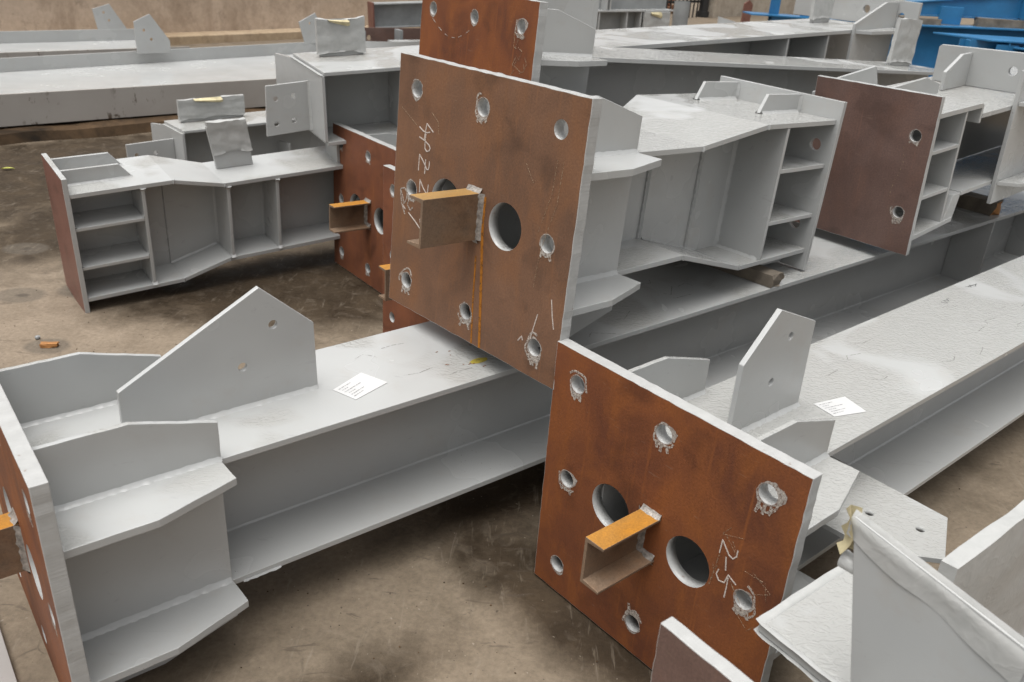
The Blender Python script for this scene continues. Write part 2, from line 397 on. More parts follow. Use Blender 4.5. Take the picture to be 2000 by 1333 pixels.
def strokes(name, parent, lines, wd, mat, u=0.0):
    for st in lines:      # every stroke is a piece of its own
        bm = bmesh.new(); ribbon(bm, st, wd, u); o = finish(name, bm, mat, parent)
    return o

def flat_marks(name, T, lines, w, wd, mat):
    for st in lines:
        bm = bmesh.new(); prev = None
        for i, (u, v) in enumerate(st):
            a, b = st[max(i - 1, 0)], st[min(i + 1, len(st) - 1)]; d = Vector((b[0] - a[0], b[1] - a[1])); d = d.normalized() if d.length else Vector((1, 0)); n = Vector((-d.y, d.x)) * wd / 2
            row = [bm.verts.new(tr((u + n.x, v + n.y, w + .0008))), bm.verts.new(tr((u - n.x, v - n.y, w + .0008)))]
            if prev: bm.faces.new((prev[0], prev[1], row[1], row[0]))
            prev = row
        finish(name, bm, M[mat], T)

def hole_smear(parent, v, w, r, seed, size=1.0, u=0.0, mat='smear'):
    """sprayed ring, chalk loops and hatching round a bolt hole"""
    rnd = random.Random(seed); bm = bmesh.new(); n = 48; off = rnd.uniform(0, 90)
    dirn = rnd.choice((-1.57, -1.57, 1.57, -1.2, -1.9, .4)); ri, ro = [], []
    for i in range(n):
        a = 2 * math.pi * i / n; d = abs((a - dirn + math.pi) % (2 * math.pi) - math.pi)
        e = r * (.10 + size * .55 * max(0, 1 - d / 1.1) ** 1.3 + .30 * size * max(0, noise.noise(Vector((math.cos(a) * 1.4 + off, math.sin(a) * 1.4, 0)))))
        e *= rnd.uniform(.85, 1.12)
        ri.append(bm.verts.new(tr((u - .0006, v + (r + .0004) * math.cos(a), w + (r + .0004) * math.sin(a)))))
        ro.append(bm.verts.new(tr((u - .0006, v + (r + e) * math.cos(a), w + (r + e) * math.sin(a)))))
    for i in range(n):
        j = (i + 1) % n; bm.faces.new((ri[i], ri[j], ro[j], ro[i]))
    finish('paint_smear', bm, M[mat], parent)
    if size > .55:   # a few broad smudged strokes
        m = rnd.randint(2, 4); lines = []
        for i in range(m):
            x = v + (i / max(1, m - 1) - .5) * 1.3 * r; up = dirn > 1; y0 = w + (.98 * r if up else -.98 * r); ln = r * rnd.uniform(.5, 1.15) * size * (1 if up else -1)
            lines.append([(x, y0), (x + rnd.uniform(-.1, .1) * r, y0 + ln * .5), (x + rnd.uniform(-.25, .25) * r, y0 + ln)])
        strokes('chalk_mark', parent, lines, .0075, M['chalk_soft'], u)
        if size > .85:
            a0 = rnd.uniform(0, 6.28); k1 = rnd.uniform(1.2, 1.45)
            strokes('chalk_mark', parent, [[(v + r * (k1 + .18 * math.sin(t * .9 + off)) * math.cos(a0 + t * .26), w + r * (k1 + .2 + .2 * math.sin(t * .7)) * math.sin(a0 + t * .26)) for t in range(12)]], .005, M['chalk_soft'], u)

def scribble(parent, v, w, seed, u=0.0, s=.03, mat='chalk', wd=.003):
    rnd = random.Random(seed); pts = []
    x, y = v, w
    for i in range(rnd.randint(7, 11)):
        pts.append((x + (s * .35 if i % 2 else -s * .35), y)); y -= s * .16; x += rnd.uniform(-.1, .1) * s
    strokes('chalk_mark', parent, [pts], wd, M[mat], u)

# ------------------------------------------------------------------ things
def frame(name, o, ang, label, cat, group=None, s=1.0):
    yaw, pit, rol = (R_(a) for a in ang)
    o = Vector((0, 0, CAMZ)) + s * (Vector(o) - Vector((0, 0, CAMZ)))
    u = Vector((math.cos(yaw), math.sin(yaw), 0)); v = Vector((math.sin(yaw), -math.cos(yaw), 0)); w = Vector((0, 0, 1))
    u2 = math.cos(pit) * u + math.sin(pit) * w; w2 = -math.sin(pit) * u + math.cos(pit) * w
    v3 = math.cos(rol) * v + math.sin(rol) * w2; w3 = -math.sin(rol) * v + math.cos(rol) * w2
    e = bpy.data.objects.new(name, None); e.empty_display_size = .1; COL.objects.link(e)
    e.matrix_world = Matrix.Translation(o) @ Matrix((u2, -v3, w3)).transposed().to_4x4()
    e['label'] = label; e['category'] = cat; e['kind'] = 'thing'
    if group: e['group'] = group
    return e
def tag(o, label, cat, group=None):
    o['label'] = label; o['category'] = cat; o['kind'] = 'thing'
    if group: o['group'] = group
    return o
def struct(o): o['kind'] = 'structure'; return o

TP, BF, HD, TF = .032, .186, .1765, .016          # plate thickness, half flange width, half depth, flange thickness
U1, U2, E1, E2 = .208, .384, .323, .270
HP, HR = .268, .0225                               # bolt hole pitch and radius

def channel(parent, side, L=.185, hw=.061, fw=.055, v0=.024, wside='chan_side', t=.008, top='chan_top'):
    """short steel channel welded to the plate; side=+1 opens to the near side"""
    va, vb = (-v0, -v0 + fw) if side > 0 else (v0 - fw, v0)
    web = (va, va + t) if side > 0 else (vb - t, vb)
    c = bpy.data.objects.new('channel_stub', None); 
    bm = bmesh.new(); f = AX['u']
    if side > 0: poly = [(va, -hw), (vb, -hw), (vb, -hw + t * .8), (va + t, -hw + t * 1.3), (va + t, hw - t * 1.3), (vb, hw - t * .8), (vb, hw), (va, hw)]
    else: poly = [(vb, -hw), (vb, hw), (va, hw), (va, hw - t * .8), (vb - t, hw - t * 1.3), (vb - t, -hw + t * 1.3), (va, -hw + t * .8), (va, -hw)]
    rings = [[bm.verts.new(tr((u, a, b))) for a, b in poly] for u in (-L, -.0002)]
    n = len(poly)
    for i in range(n): bm.faces.new((rings[0][i], rings[0][(i + 1) % n], rings[1][(i + 1) % n], rings[1][i]))
    bm.faces.new(rings[0])
    bpy.data.objects.remove(c)
    bmesh.ops.recalc_face_normals(bm, faces=bm.faces)
    for q in bm.faces:
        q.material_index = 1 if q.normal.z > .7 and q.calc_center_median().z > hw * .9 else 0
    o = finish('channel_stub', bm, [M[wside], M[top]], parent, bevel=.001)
    # raw, spattered weld where it meets the plate
    for (p0, p1, d1, d2) in (((-.001, va, hw), (-.001, vb, hw), (-1, 0, 0), (0, 0, 1)), ((-.001, va, -hw), (-.001, vb, -hw), (-1, 0, 0), (0, 0, -1)),
                             ((-.001, va if side > 0 else vb, -hw), (-.001, va if side > 0 else vb, hw), (-1, 0, 0), (0, -side, 0)),
                             ((-.001, web[1] if side > 0 else web[0], -hw + t), (-.001, web[1] if side > 0 else web[0], hw - t), (-1, 0, 0), (0, side, 0)),
                             ((-.001, va, -hw + t), (-.001, vb, -hw + t), (-1, 0, 0), (0, 0, 1))):
        bead(parent, p0, p1, d1, d2, .011, M['weld_raw'])
    return o

def base_plate(T, rust, key, wlo=-.35, whi=.35, smears=(), big=True, tp=TP, top='chan_top'):
    holes = [(i * HP, j * HP, HR) for i in (-1, 0, 1) for j in (-1, 0, 1) if (i, j) != (0, 0)]
    if big: holes += [(-.118, .003, .060), (.118, .0, .060)]
    prism('base_plate', T, 'u', [(-.35, wlo), (.35, wlo), (.35, whi), (-.35, whi)], 0, tp, M['cut'], holes, .0016, (M[rust], -1), jit=.0009)
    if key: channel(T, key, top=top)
    for (i, j, sd, sz) in smears: hole_smear(T, i * HP, j * HP, HR, sd, sz)

def base_nodes(T, paint='paint', near=True, far=True, top=True, bottom=True, wings=(1, 1), tp=TP, wlo=-E1, welds=True):
    """stiffeners, wing plates and side plates that tie the section to its base plate"""
    ps = M[paint]; st = .012
    for sgn in ([1] if near else []) + ([-1] if far else []):
        va, vb = (BF - st, BF) if sgn > 0 else (-BF, -BF + st)
        if top:
            prism('stiffener', T, 'v', [(tp + .001, HD + .0015), (tp + .001, E1), (U1, E1), (U2, E2), (U2, HD + .0015)], va, vb, ps, jit=.0006)
            if welds:
                bead(T, (tp, BF * sgn, HD), (U2, BF * sgn, HD), (0, sgn, 0), (0, 0, 1)); bead(T, (tp, (BF - st) * sgn, HD), (U2, (BF - st) * sgn, HD), (0, -sgn, 0), (0, 0, 1))
                bead(T, (tp, BF * sgn, HD), (tp, BF * sgn, E1), (0, sgn, 0), (1, 0, 0), .007)
        if bottom:
            prism('stiffener', T, 'v', [(tp + .001, -HD - .0015), (tp + .001, max(-E1, wlo)), (U1, max(-E1, wlo)), (U2, max(-E2, wlo)), (U2, -HD - .0015)], va, vb, ps)
        box('side_plate', T, tp + .001, U2 - .004, va, vb - .001 if sgn > 0 else vb, -HD + TF + .001, HD - TF - .001, ps)
        if wings[0 if sgn > 0 else 1]:
            for (z0, z1) in ((HD - TF - .002, HD + .001), (-HD - .001, -HD + TF + .002)):
                s = sgn
                prism('wing_plate', T, 'w', [(tp + .001, s * (BF + .001)), (tp + .001, s * E1), (U1, s * E1), (U2, s * E2), (U2 - .004, s * (BF + .001))], z0, z1, ps if z0 > 0 else M['paint_dry'], jit=.0006)
                if welds and s > 0:
                    bead(T, (tp, BF, z1), (U2 - .006, BF, z1), (0, 1, 0), (0, 0, 1), .010)
                    bead(T, (tp, BF, z1), (tp, E1, z1), (1, 0, 0), (0, 0, 1), .007)

def section(T, L, paint='paint', u0=TP + .001, vw=0.0, tw=.010):
    sweep_flange('flange', T, [(u0, HD), (L, HD)], BF - .001, -BF + .001, TF, M[paint])
    sweep_flange('flange', T, [(u0, -HD), (L, -HD)], BF - .001, -BF + .001, TF, M['paint_dry'], up=False)
    web_plate('web', T, [(u0, -HD + TF, HD - TF), (L, -HD + TF, HD - TF)], vw, tw, M['paint_dry'])
    bead(T, (U2 + .01, vw + tw / 2, -HD + TF), (L - .02, vw + tw / 2, -HD + TF), (0, 1, 0), (0, 0, 1), .005)

def gusset(T, poly, v, t, holes, paint='paint_dry', base=None, axis='v'):
    prism('gusset_plate', T, axis, poly, v - t / 2, v + t / 2, M[paint], holes, .0014, jit=.0005 if not holes else 0)
    if base:
        bead(T, (base[0], v + t / 2, base[2]), (base[1], v + t / 2, base[2]), (0, 1, 0), (0, 0, 1), .010)
        bead(T, (base[0], v - t / 2, base[2]), (base[1], v - t / 2, base[2]), (0, -1, 0), (0, 0, 1), .009)

def sticker(T, quad, w):
    """paper label stuck on a flange; quad = four (u, v) corners, printed lines as thin ink strokes"""
    q = [Vector(p) for p in quad]
    o = prism('label_sticker', T, 'w', [tuple(p) for p in q], w + .0008, w + .0016, M['sticker'], bevel=0)
    bm = bmesh.new(); ex, ey = q[1] - q[0], q[3] - q[0]; rnd = random.Random(5)
    for row, (a, b) in enumerate(((.08, .50), (.10, .30), (.08, .62), (.12, .34), (.10, .52), (.08, .40))):
        y = .14 + row * .135; x = a
        while x < b:
            ln = rnd.uniform(.03, .09); h = rnd.uniform(.018, .034)
            cs = [q[0] + ex * xx + ey * yy for xx, yy in ((x, y), (x + ln, y), (x + ln, y + h), (x, y + h))]
            bm.faces.new([bm.verts.new(tr((c.x, c.y, w + .0021))) for c in cs]); x += ln + rnd.uniform(.012, .03)
    finish('printed_text', bm, M['ink'], o)['kind'] = 'stuff'
    return o

def wrap(T, axis, a0, a1, b0, b1, c, th, seed, lip=0.0, torn=True, skew=0.0, topcurve=0.0, name='paper_wrap'):
    """crumpled painted paper taped round a plate: shell round (a0..a1, b0..b1) centred at c on axis"""
    f = AX[axis]; bm = bmesh.new(); na, nb = 26, 18
    def disp(i, j, sd):
        x, y = i / na, j / nb
        return .0045 * noise.noise(Vector((x * 3.2 + seed, y * 4.1, sd))) + .0022 * noise.noise(Vector((x * 9 + seed, y * 5, sd + 7))) + .004 * abs(noise.noise(Vector((x * 1.6 + y * 5 + seed, y * 1.5, sd + 3))))
    grid = {}
    for sd in (1, -1):
        for i in range(na + 1):
            for j in range(nb + 1):
                x, y = i / na, j / nb
                a = a0 + (a1 - a0) * x + skew * (y * (b1 - b0)); b = b0 + (b1 - b0) * y
                if j == nb: b += .006 * noise.noise(Vector((x * 5, seed, sd))) - topcurve * math.sin(math.pi * x)
                if j == 0: b += .008 * noise.noise(Vector((x * 4, seed + 9, sd))) + .010 * math.sin(math.pi * x)
                off = th / 2 + .003 + disp(i, j, sd) + lip * math.exp(-(1 - y) / .12) + (.004 if j == 0 else 0)
                grid[sd, i, j] = bm.verts.new(tr(f(a, b, c + sd * off)))
        for i in range(na):
            for j in range(nb): bm.faces.new((grid[sd, i, j], grid[sd, i + 1, j], grid[sd, i + 1, j + 1], grid[sd, i, j + 1]))
    rnd = random.Random(seed)
    for i in range(na):
        if not (torn and (.25 < i / na < .62)): bm.faces.new((grid[1, i, nb], grid[1, i + 1, nb], grid[-1, i + 1, nb], grid[-1, i, nb]))
    for j in range(nb):
        for i in (0, na): bm.faces.new((grid[1, i, j], grid[1, i, j + 1], grid[-1, i, j + 1], grid[-1, i, j]))
    o = finish(name, bm, M['paper'], T, smooth=True)
    if torn:   # folded-back flap that shows the yellow inside
        bm = bmesh.new(); prev = None
        for i in range(9):
            x = .22 + .42 * i / 8; h = (b1 - b0) * (.10 + .16 * (i / 8)) * (1 if i < 8 else .85)
            a = a0 + (a1 - a0) * x + skew * (b1 - b0)
            row = [bm.verts.new(tr(f(a, b1 + .002 - topcurve * math.sin(math.pi * x), c + th / 2 + .004))), bm.verts.new(tr(f(a + .004, b1 - h * .5, c + th / 2 + .022))), bm.verts.new(tr(f(a + .008, b1 - h, c + th / 2 + .013)))]
            if prev:
                for k in (0, 1): bm.faces.new((prev[k], prev[k + 1], row[k + 1], row[k]))
            prev = row
        finish('torn_flap', bm, M['paper_in'], o, smooth=True)
    return o

# ================================================================== SETTING
bm = bmesh.new(); bmesh.ops.create_grid(bm, x_segments=8, y_segments=8, size=60)
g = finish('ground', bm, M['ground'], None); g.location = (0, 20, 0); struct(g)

WY = R_(47); WU = Vector((math.cos(WY), math.sin(WY), 0)); WV = Vector((-math.sin(WY), math.cos(WY), 0)); W0 = Vector((-3.87, 11.80, 0))
def wall_frame(name): 
    e = bpy.data.objects.new(name, None); COL.objects.link(e)
    e.matrix_world = Matrix.Translation(W0) @ Matrix((WU, WV, Vector((0, 0, 1)))).transposed().to_4x4(); return e
def wbox(name, parent, x0, x1, y0, y1, z0, z1, mat, bev=.01): return box(name, parent, x0, x1, -y1, -y0, z0, z1, mat, bev)
wl = wall_frame('boundary_wall'); tag(wl, 'long tan plastered boundary wall behind the steel beams', 'wall')
wbox('wall_panel', wl, -14, 9.55, .35, .60, -.05, 3.2, M['wall'])
wbox('plinth', wl, -14, 9.55, 0, .349, -.05, .10, M['kerb'])
wl2 = wall_frame('concrete_wall'); tag(wl2, 'weathered grey concrete wall to the right of the iron fence', 'wall')
wbox('wall_panel', wl2, 11.75, 30, .35, .60, -.05, 3.2, M['wall_grey'])
for i in range(3): wbox('pilaster', wl2, 11.75 + i * 4.2, 12.05 + i * 4.2, .26, .349, -.05, 3.2, M['wall_grey'])
fe = wall_frame('iron_fence'); tag(fe, 'black iron bar fence with rails beside the concrete wall', 'fence')
for i in range(14): box('bar', fe, 9.62 + i * .145, 9.645 + i * .145, -.475, -.45, 0, 2.2, M['iron'], 0)
for z in (.30, 1.9): box('rail', fe, 9.58, 11.60, -.50, -.476, z, z + .05, M['iron'], 0)
po = wall_frame('gate_post'); tag(po, 'black round gate post at the right end of the iron fence', 'post')
for nm, r, z0, z1 in (('post_tube', .10, 0, 2.4), ('base_collar', .13, 0, .12)):
    bm = bmesh.new(); n = 20
    rings = [[bm.verts.new((11.63 + r * math.cos(2 * math.pi * i / n), .47 + r * math.sin(2 * math.pi * i / n), z)) for i in range(n)] for z in (z0, z1)]
    for i in range(n): bm.faces.new((rings[0][i], rings[0][(i + 1) % n], rings[1][(i + 1) % n], rings[1][i]))
    bm.faces.new(rings[1]); finish(nm, bm, M['iron'], po, smooth=True)
bp = wall_frame('brick_pile'); tag(bp, 'heap of old red and tan bricks behind the iron fence', 'bricks')
bm = bmesh.new(); bmesh.ops.create_cube(bm, size=1); bmesh.ops.scale(bm, vec=(.24, .115, .09), verts=bm.verts)
b0 = finish('brick', bm, M['brick'], bp, bevel=.006); bme = b0.data; first = True
for row in range(9):
    for i in range(11 - row // 3):
        ob = b0 if first else b0.copy()
        if not first: COL.objects.link(ob)
        first = False
        ob.parent = bp; ob.location = (9.55 + i * .215 + random.uniform(-.03, .03) + row * .02, 1.1 + random.uniform(0, .35) + row * .05, .05 + row * .088)
        ob.rotation_euler = (random.uniform(-.25, .25), random.uniform(-.3, .3), random.uniform(-1.2, 1.2))
# low mossy kerb in front of the girders
kb = bpy.data.objects.new('kerb_strip', None); COL.objects.link(kb); kb.matrix_world = Matrix.Translation((-3.72, 6.02, 0)) @ Matrix.Rotation(R_(41.2), 4, 'Z'); 
bm = bmesh.new(); prev = None
for i in range(60):
    u = -3 + i * .11; e = .05 * noise.noise(Vector((u * 2, 0, 0))); h = .085 + .02 * noise.noise(Vector((u * 3, 4, 0)))
    row = [bm.verts.new((u, y, z)) for y, z in ((-.10 + e, -.02), (-.07 + e, h * .8), (.02, h), (1.5, h), (1.6, -.02))]
    if prev:
        for k in range(4): bm.faces.new((prev[k], row[k], row[k + 1], prev[k + 1]))
    prev = row
ko = finish('kerb', bm, M['kerb_dark'], None); ko.matrix_world = kb.matrix_world.copy(); bpy.data.objects.remove(kb); struct(ko)

# ================================================================== COLUMNS WITH BASE PLATES
GRP = 'steel columns with drilled base plates'
# --- C3: long column at the front left
T = frame('steel_column', (-1.0269, 1.4867, .3404), (39.326, .442, -.264), 'long light grey column lying front left, its plate cut by the left picture edge', 'steel column', GRP)
base_plate(T, 'rust_orange', -1, wlo=-.345, smears=((1, 1, 3, .8), (1, 0, 4, .8), (1, -1, 5, .8)))
section(T, 4.75, 'paint'); base_nodes(T, 'paint', wlo=-.335)
gusset(T, [(.234, HD + .001), (.236, .299), (.567, .477), (.698, .358), (.702, HD + .001)], 0, .014, [(.595, .377, .0115), (.514, .286, .0115)], base=(.25, .70, HD))
sticker(T, [(.726, .040), (.830, -.004), (.862, .078), (.751, .113)], HD)
bm = bmesh.new(); n = 16
ring = [bm.verts.new(tr((1.134 + .028 * math.cos(6.283 * i / n) * (1 + .15 * math.sin(i * 3)), .1 + .014 * math.sin(6.283 * i / n), HD + .0007))) for i in range(n)]
bm.faces.new(ring); finish('paint_drip', bm, M['spot'], T)
rnd = random.Random(18)
flat_marks('rust_fleck', T, [[(u, v), (u + rnd.uniform(.003, .009), v + rnd.uniform(-.004, .004))] for u, v in [(rnd.gauss(1.10, .05), rnd.gauss(.07, .045)) for _ in range(13)]], HD, .0036, 'flake')
flat_marks('scuff_mark', T, [[(u, v), (u + rnd.uniform(.01, .05), v + rnd.uniform(-.02, .02)), (u + rnd.uniform(.05, .09), v + rnd.uniform(-.03, .03))] for u, v in [(rnd.uniform(.72, 2.2), rnd.uniform(-.12, .15)) for _ in range(14)]], HD, .0026, 'scuff')
bead(T, (.405, BF - .002, -HD + .002), (.50, BF - .002, -HD + .002), (0, 1, 0), (0, 0, -1), .008, name='paint_drip')
for u in (3.95, 4.6): prism('stiffener', T, 'u', [(.006, -HD + TF), (BF - .012, -HD + TF), (BF - .012, HD - TF), (.006, HD - TF)], u, u + .012, M['paint_dry'])
# --- C2: column at the front right
T = frame('steel_column', (.3393, 1.6293, .3612), (41.967, -.531, -.191), 'light grey column front right with orange rust plate chalked 2-5', 'steel column', GRP)
base_plate(T, 'rust_orange', 1, wlo=-.355, smears=((-1, 1, 11, 1.2), (0, 1, 12, 1.1), (1, 1, 13, 1.5), (-1, 0, 14, .9), (1, 0, 15, 1.1), (-1, -1, 16, .5), (0, -1, 17, 1.1)))
section(T, 4.2, 'paint_wet'); base_nodes(T, 'paint_wet', wlo=-.34)
gusset(T, [(.248, HD + .001), (.248, .368), (.362, .482), (.530, .415), (.540, HD + .001)], 0, .014, [(.427, .399, .0115), (.383, .287, .0115)], base=(.26, .54, HD))
gusset(T, [(.37, .006), (.38, .35), (.49, .468), (.657, .396), (.67, .006)], 0, .014, [(.509, .27, .0115), (.552, .378, .0115)], 'paint_wet', axis='w')
sticker(T, [(.575, .030), (.685, .056), (.659, .133), (.562, .099)], HD)
strokes('chalk_mark', T, [[(.1911, .0732), (.1924, .1084), (.2139, .0823), (.2244, .0793), (.2318, .0902), (.2321, .1064)], [(.2084, .0746), (.2139, .0416)],
    [(.198, .0348), (.1939, .0196), (.2026, .0076), (.2166, .0104), (.2222, .035), (.2444, .0238)], [(.2233, .0296), (.2242, .0012), (.2237, -.0244)]], .0028, M['chalk'])
strokes('chalk_mark', T, [[(.1918, .0697), (.1887, .0305), (.182, -.0161)]], .003, M['chalk_faint'])
rnd = random.Random(21)
strokes('scratch', T, [[(v, w), (v + rnd.uniform(-.02, .05), w + rnd.uniform(-.05, .02)), (v + rnd.uniform(0, .07), w - rnd.uniform(.0, .06))] for v, w in [(rnd.uniform(.18, .30), rnd.uniform(-.05, .2)) for _ in range(7)]], .0011, M['chalk_faint'])
rnd = random.Random(8)
flat_marks('pen_mark', T, [[(1.62 + .012 * i, -.12 + rnd.uniform(-.012, .012)) for i in range(6)], [(1.86, -.15), (1.875, -.135), (1.89, -.15), (1.90, -.13), (1.92, -.14)], [(1.87, -.145), (1.93, -.138)]], HD, .0035, 'pen')
flat_marks('scuff_mark', T, [[(u, v), (u + rnd.uniform(.01, .05), v + rnd.uniform(-.02, .02)), (u + rnd.uniform(.05, .09), v + rnd.uniform(-.03, .03))] for u, v in [(rnd.uniform(.7, 3.0), rnd.uniform(-.13, .15)) for _ in range(16)]], HD, .0028, 'scuff')
# --- C1: short column lying on top in the middle
T = frame('steel_column', (-.1185, 2.1516, .9302), (43.826, -3.206, -.056), 'short haunched column on top in the centre with brown rust plate chalked in white', 'steel column', GRP)
base_plate(T, 'rust_brown', -1, top='chan_dull', smears=((-1, 1, 31, .5), (0, 1, 32, .9), (1, 0, 35, .8), (-1, 0, 36, .7), (-1, -1, 37, .9), (0, -1, 38, 1.1), (1, -1, 39, 1.3)))
base_nodes(T, 'paint', wings=(1, 1))
pr = [(TP + .001, HD), (.68, HD), (1.0, .225), (1.419, .225)]
sweep_flange('flange', T, pr, BF - .001, [-BF + .001, -BF + .001, -.345, -.345], TF, M['paint_wet'])
pb = [(TP + .001, -HD), (.68, -HD + .012), (1.005, -.248), (1.419, -.243)]
sweep_flange('flange', T, pb, BF - .001, [-BF + .001, -BF + .001, -.345, -.345], TF, M['paint'], up=False)
web_plate('web', T, [(TP + .001, -HD + TF, HD - TF), (.68, -HD + TF + .012, HD - TF), (1.0, -.232, .209), (1.419, -.227, .209)], 0, .010, M['paint_dry'])
for (u, lo, hi) in ((.675, -HD + TF, HD - TF), (.935, -.215, .195)):
    bead(T, (u, .005, lo), (u, .005, hi), (0, 1, 0), (1, 0, 0), .006); bead(T, (u + .014, .005, lo), (u + .014, .005, hi), (0, 1, 0), (-1, 0, 0), .005)
for sg in (1, -1):
    vv = (.0055, BF - .002) if sg > 0 else (-.34, -.0055)
    prism('stiffener', T, 'u', [(vv[0], -.231), (vv[1], -.231), (vv[1], .208), (vv[0], .208)], 1.122, 1.136, M['paint_dry'])
    for w in (.075, -.100): box('shelf_plate', T, 1.137, 1.418, vv[0], vv[1] - .002, w - .014, w, M['paint'])
bead(T, (1.122, .0055, -.231), (1.122, .0055, .208), (0, 1, 0), (-1, 0, 0), .010); bead(T, (1.122, .01, -.231), (1.122, BF - .01, -.231), (0, 0, 1), (-1, 0, 0), .009)
bead(T, (.70, .005, -.152), (1.0, .005, -.231), (0, 1, 0), (0, 0, 1), .007)
prism('end_plate', T, 'u', [(-.305, -.306), (.198, -.306), (.198, .286), (-.305, .294)], 1.42, 1.44, M['paint'], [(.129, .132, .021), (.122, -.150, .021)])
for v in (-.226, .030):
    prism('stiffener', T, 'v', [(1.178, .2265), (1.215, .287), (1.418, .285), (1.418, .2265)], v - .006, v + .006, M['paint'])
    bead(T, (1.19, v + .006, .226), (1.418, v + .006, .226), (0, 1, 0), (0, 0, 1), .009); bead(T, (1.418, v + .006, .226), (1.418, v + .006, .28), (0, 1, 0), (-1, 0, 0), .009)
    bead(T, (1.18, v - .006, .226), (1.418, v - .006, .226), (0, -1, 0), (0, 0, 1), .008)
for v in (-.226, .10): prism('stiffener', T, 'v', [(1.20, -.2445), (1.26, -.298), (1.418, -.300), (1.418, -.2445)], v - .006, v + .006, M['paint_dry'])
for u, w in ((.68, HD), (1.0, .225), (.68, -HD + .012), (1.005, -.24)): bead(T, (u, BF - .003, w - (.016 if w > 0 else 0)), (u, BF - .003, w + (0 if w > 0 else .012)), (0, 1, 0), (1, 0, 0), .010)
CT = [[(-.2483, .1734), (-.2323, .1655), (-.2153, .1638), (-.2008, .1681)], [(-.225, .1436), (-.2171, .1875), (-.2002, .1778), (-.1878, .1699)], [(-.2467, .1467), (-.2231, .142), (-.202, .1332), (-.1969, .1261), (-.2021, .1179), (-.2119, .1152), (-.2193, .1214), (-.2202, .1395), (-.2183, .1602)], [(-.2418, .0572), (-.2411, .1012), (-.2205, .084), (-.2052, .0678), (-.1986, .0693), (-.1958, .0813), (-.1967, .0925)], [(-.213, .094), (-.2128, .0754), (-.214, .0543)], [(-.2308, -.0005), (-.2326, .0341), (-.2169, .0157), (-.2019, .0036), (-.1962, .0082), (-.1944, .0297)], [(-.3055, -.0545), (-.2905, -.0635)], [(-.2758, -.0696), (-.2439, -.0853), (-.2145, -.1028)], [(-.2145, -.1028), (-.2219, -.0749), (-.2136, -.067)]]
strokes('chalk_mark', T, CT, .0030, M['chalk'])
rnd = random.Random(28); flat_marks('scuff_mark', T, [[(u, v), (u + .03, v + rnd.uniform(-.02, .02)), (u + .07, v + rnd.uniform(-.03, .03))] for u, v in [(rnd.uniform(1.02, 1.16), rnd.uniform(-.28, .16)) for _ in range(6)]], .225, .003, 'scuff')
strokes('chalk_mark', T, [[(.3055, -.1269), (.3153, -.1689), (.324, -.1977)], [(.2084, -.2712), (.2201, -.2548), (.2246, -.2648)], [(.2662, -.1789), (.2584, -.2144), (.2504, -.2506)]], .0028, M['chalk'])
strokes('scratch', T, [[(-.33, .21), (-.29, .19), (-.26, .175)], [(-.20, .22), (-.17, .20), (-.165, .17)], [(.29, .20), (.285, .10), (.25, -.02), (.24, -.12)], [(.27, .20), (.265, .12), (.235, .02)], [(.17, .17), (.20, .13), (.21, .14)]], .0014, M['chalk_faint'])
strokes('rust_run', T, [[(.0361, -.0183), (.0483, -.1382), (.067, -.3487)], [(.037, .055), (.0361, -.0183)]], .009, M['streak'])
strokes('rust_run', T, [[(.0216, -.1047), (.026, -.2313), (.0337, -.3484)]], .005, M['streak'])
strokes('chalk_mark', T, [[(-.318, -.012), (-.30, -.005), (-.286, -.014), (-.288, -.035), (-.30, -.05), (-.306, -.03), (-.318, -.012), (-.310, -.05), (-.292, -.078)], [(-.275, -.03), (-.282, -.048), (-.268, -.062), (-.258, -.05)]], .0036, M['chalk_soft'])
# --- E: upper column behind the centre
T = frame('steel_column', (-.2121, 3.1197, 1.0464), (37.415, -3.445, .021), 'upper column behind the centre plate, its rust plate cut by the top picture edge', 'steel column', GRP)
base_plate(T, 'rust_orange', 0, smears=((-1, 1, 41, .5), (0, 1, 42, .5), (1, 1, 43, .9)))
section(T, 2.95, 'paint_wet'); base_nodes(T, 'paint')
gusset(T, [(.20, HD + .001), (.20, .40), (.38, .50), (.54, .42), (.545, HD + .001)], 0, .014, [])
rnd = random.Random(33)
strokes('chalk_mark', T, [[(v, w), (v + rnd.uniform(-.02, .03), w - rnd.uniform(.01, .03)), (v + rnd.uniform(-.02, .03), w - rnd.uniform(.03, .05))] for v, w in [(rnd.uniform(.19, .31), rnd.uniform(.02, .27)) for _ in range(14)]], .0024, M['chalk_faint'])
strokes('chalk_mark', T, [[(-.268 + .268 * t / 12, .235 - .05 * math.sin(math.pi * t / 12)) for t in range(13)][i:i + 2] for i in range(0, 12, 2)], .0022, M['chalk_soft'])
tp_ = prism('gusset_plate', T, 'v', [(2.60, HD + .001), (2.60, .40), (2.79, .40), (2.79, HD + .001)], -.04, -.026, M['paint_dry'])
wrap(T, 'v', 2.595, 2.795, HD + .012, .405, -.033, .014, 9.3, torn=False)
# --- F1 and F2: lower columns behind
T = frame('steel_column', (-.7047, 3.8845, .3545), (38.5, -.97, .16), 'low column left of centre, rust plate with open channel stub beside the grey haunched column', 'steel column', GRP)
base_plate(T, 'rust_deep', 1, smears=((-1, 1, 51, .7), (0, 1, 52, .6), (-1, 0, 53, .6), (-1, -1, 54, .8), (0, -1, 55, .8)))
section(T, 3.2); base_nodes(T, welds=False)
T = frame('steel_column', (-.3427, 3.0954, .377), (36.83, -1.04, 1.2), 'low column mostly hidden behind the centre plate, only its rust plate edge showing', 'steel column', GRP)
base_plate(T, 'rust_deep', -1, wlo=-.372, smears=((-1, 1, 61, .5),))
section(T, 3.4); base_nodes(T, welds=False)
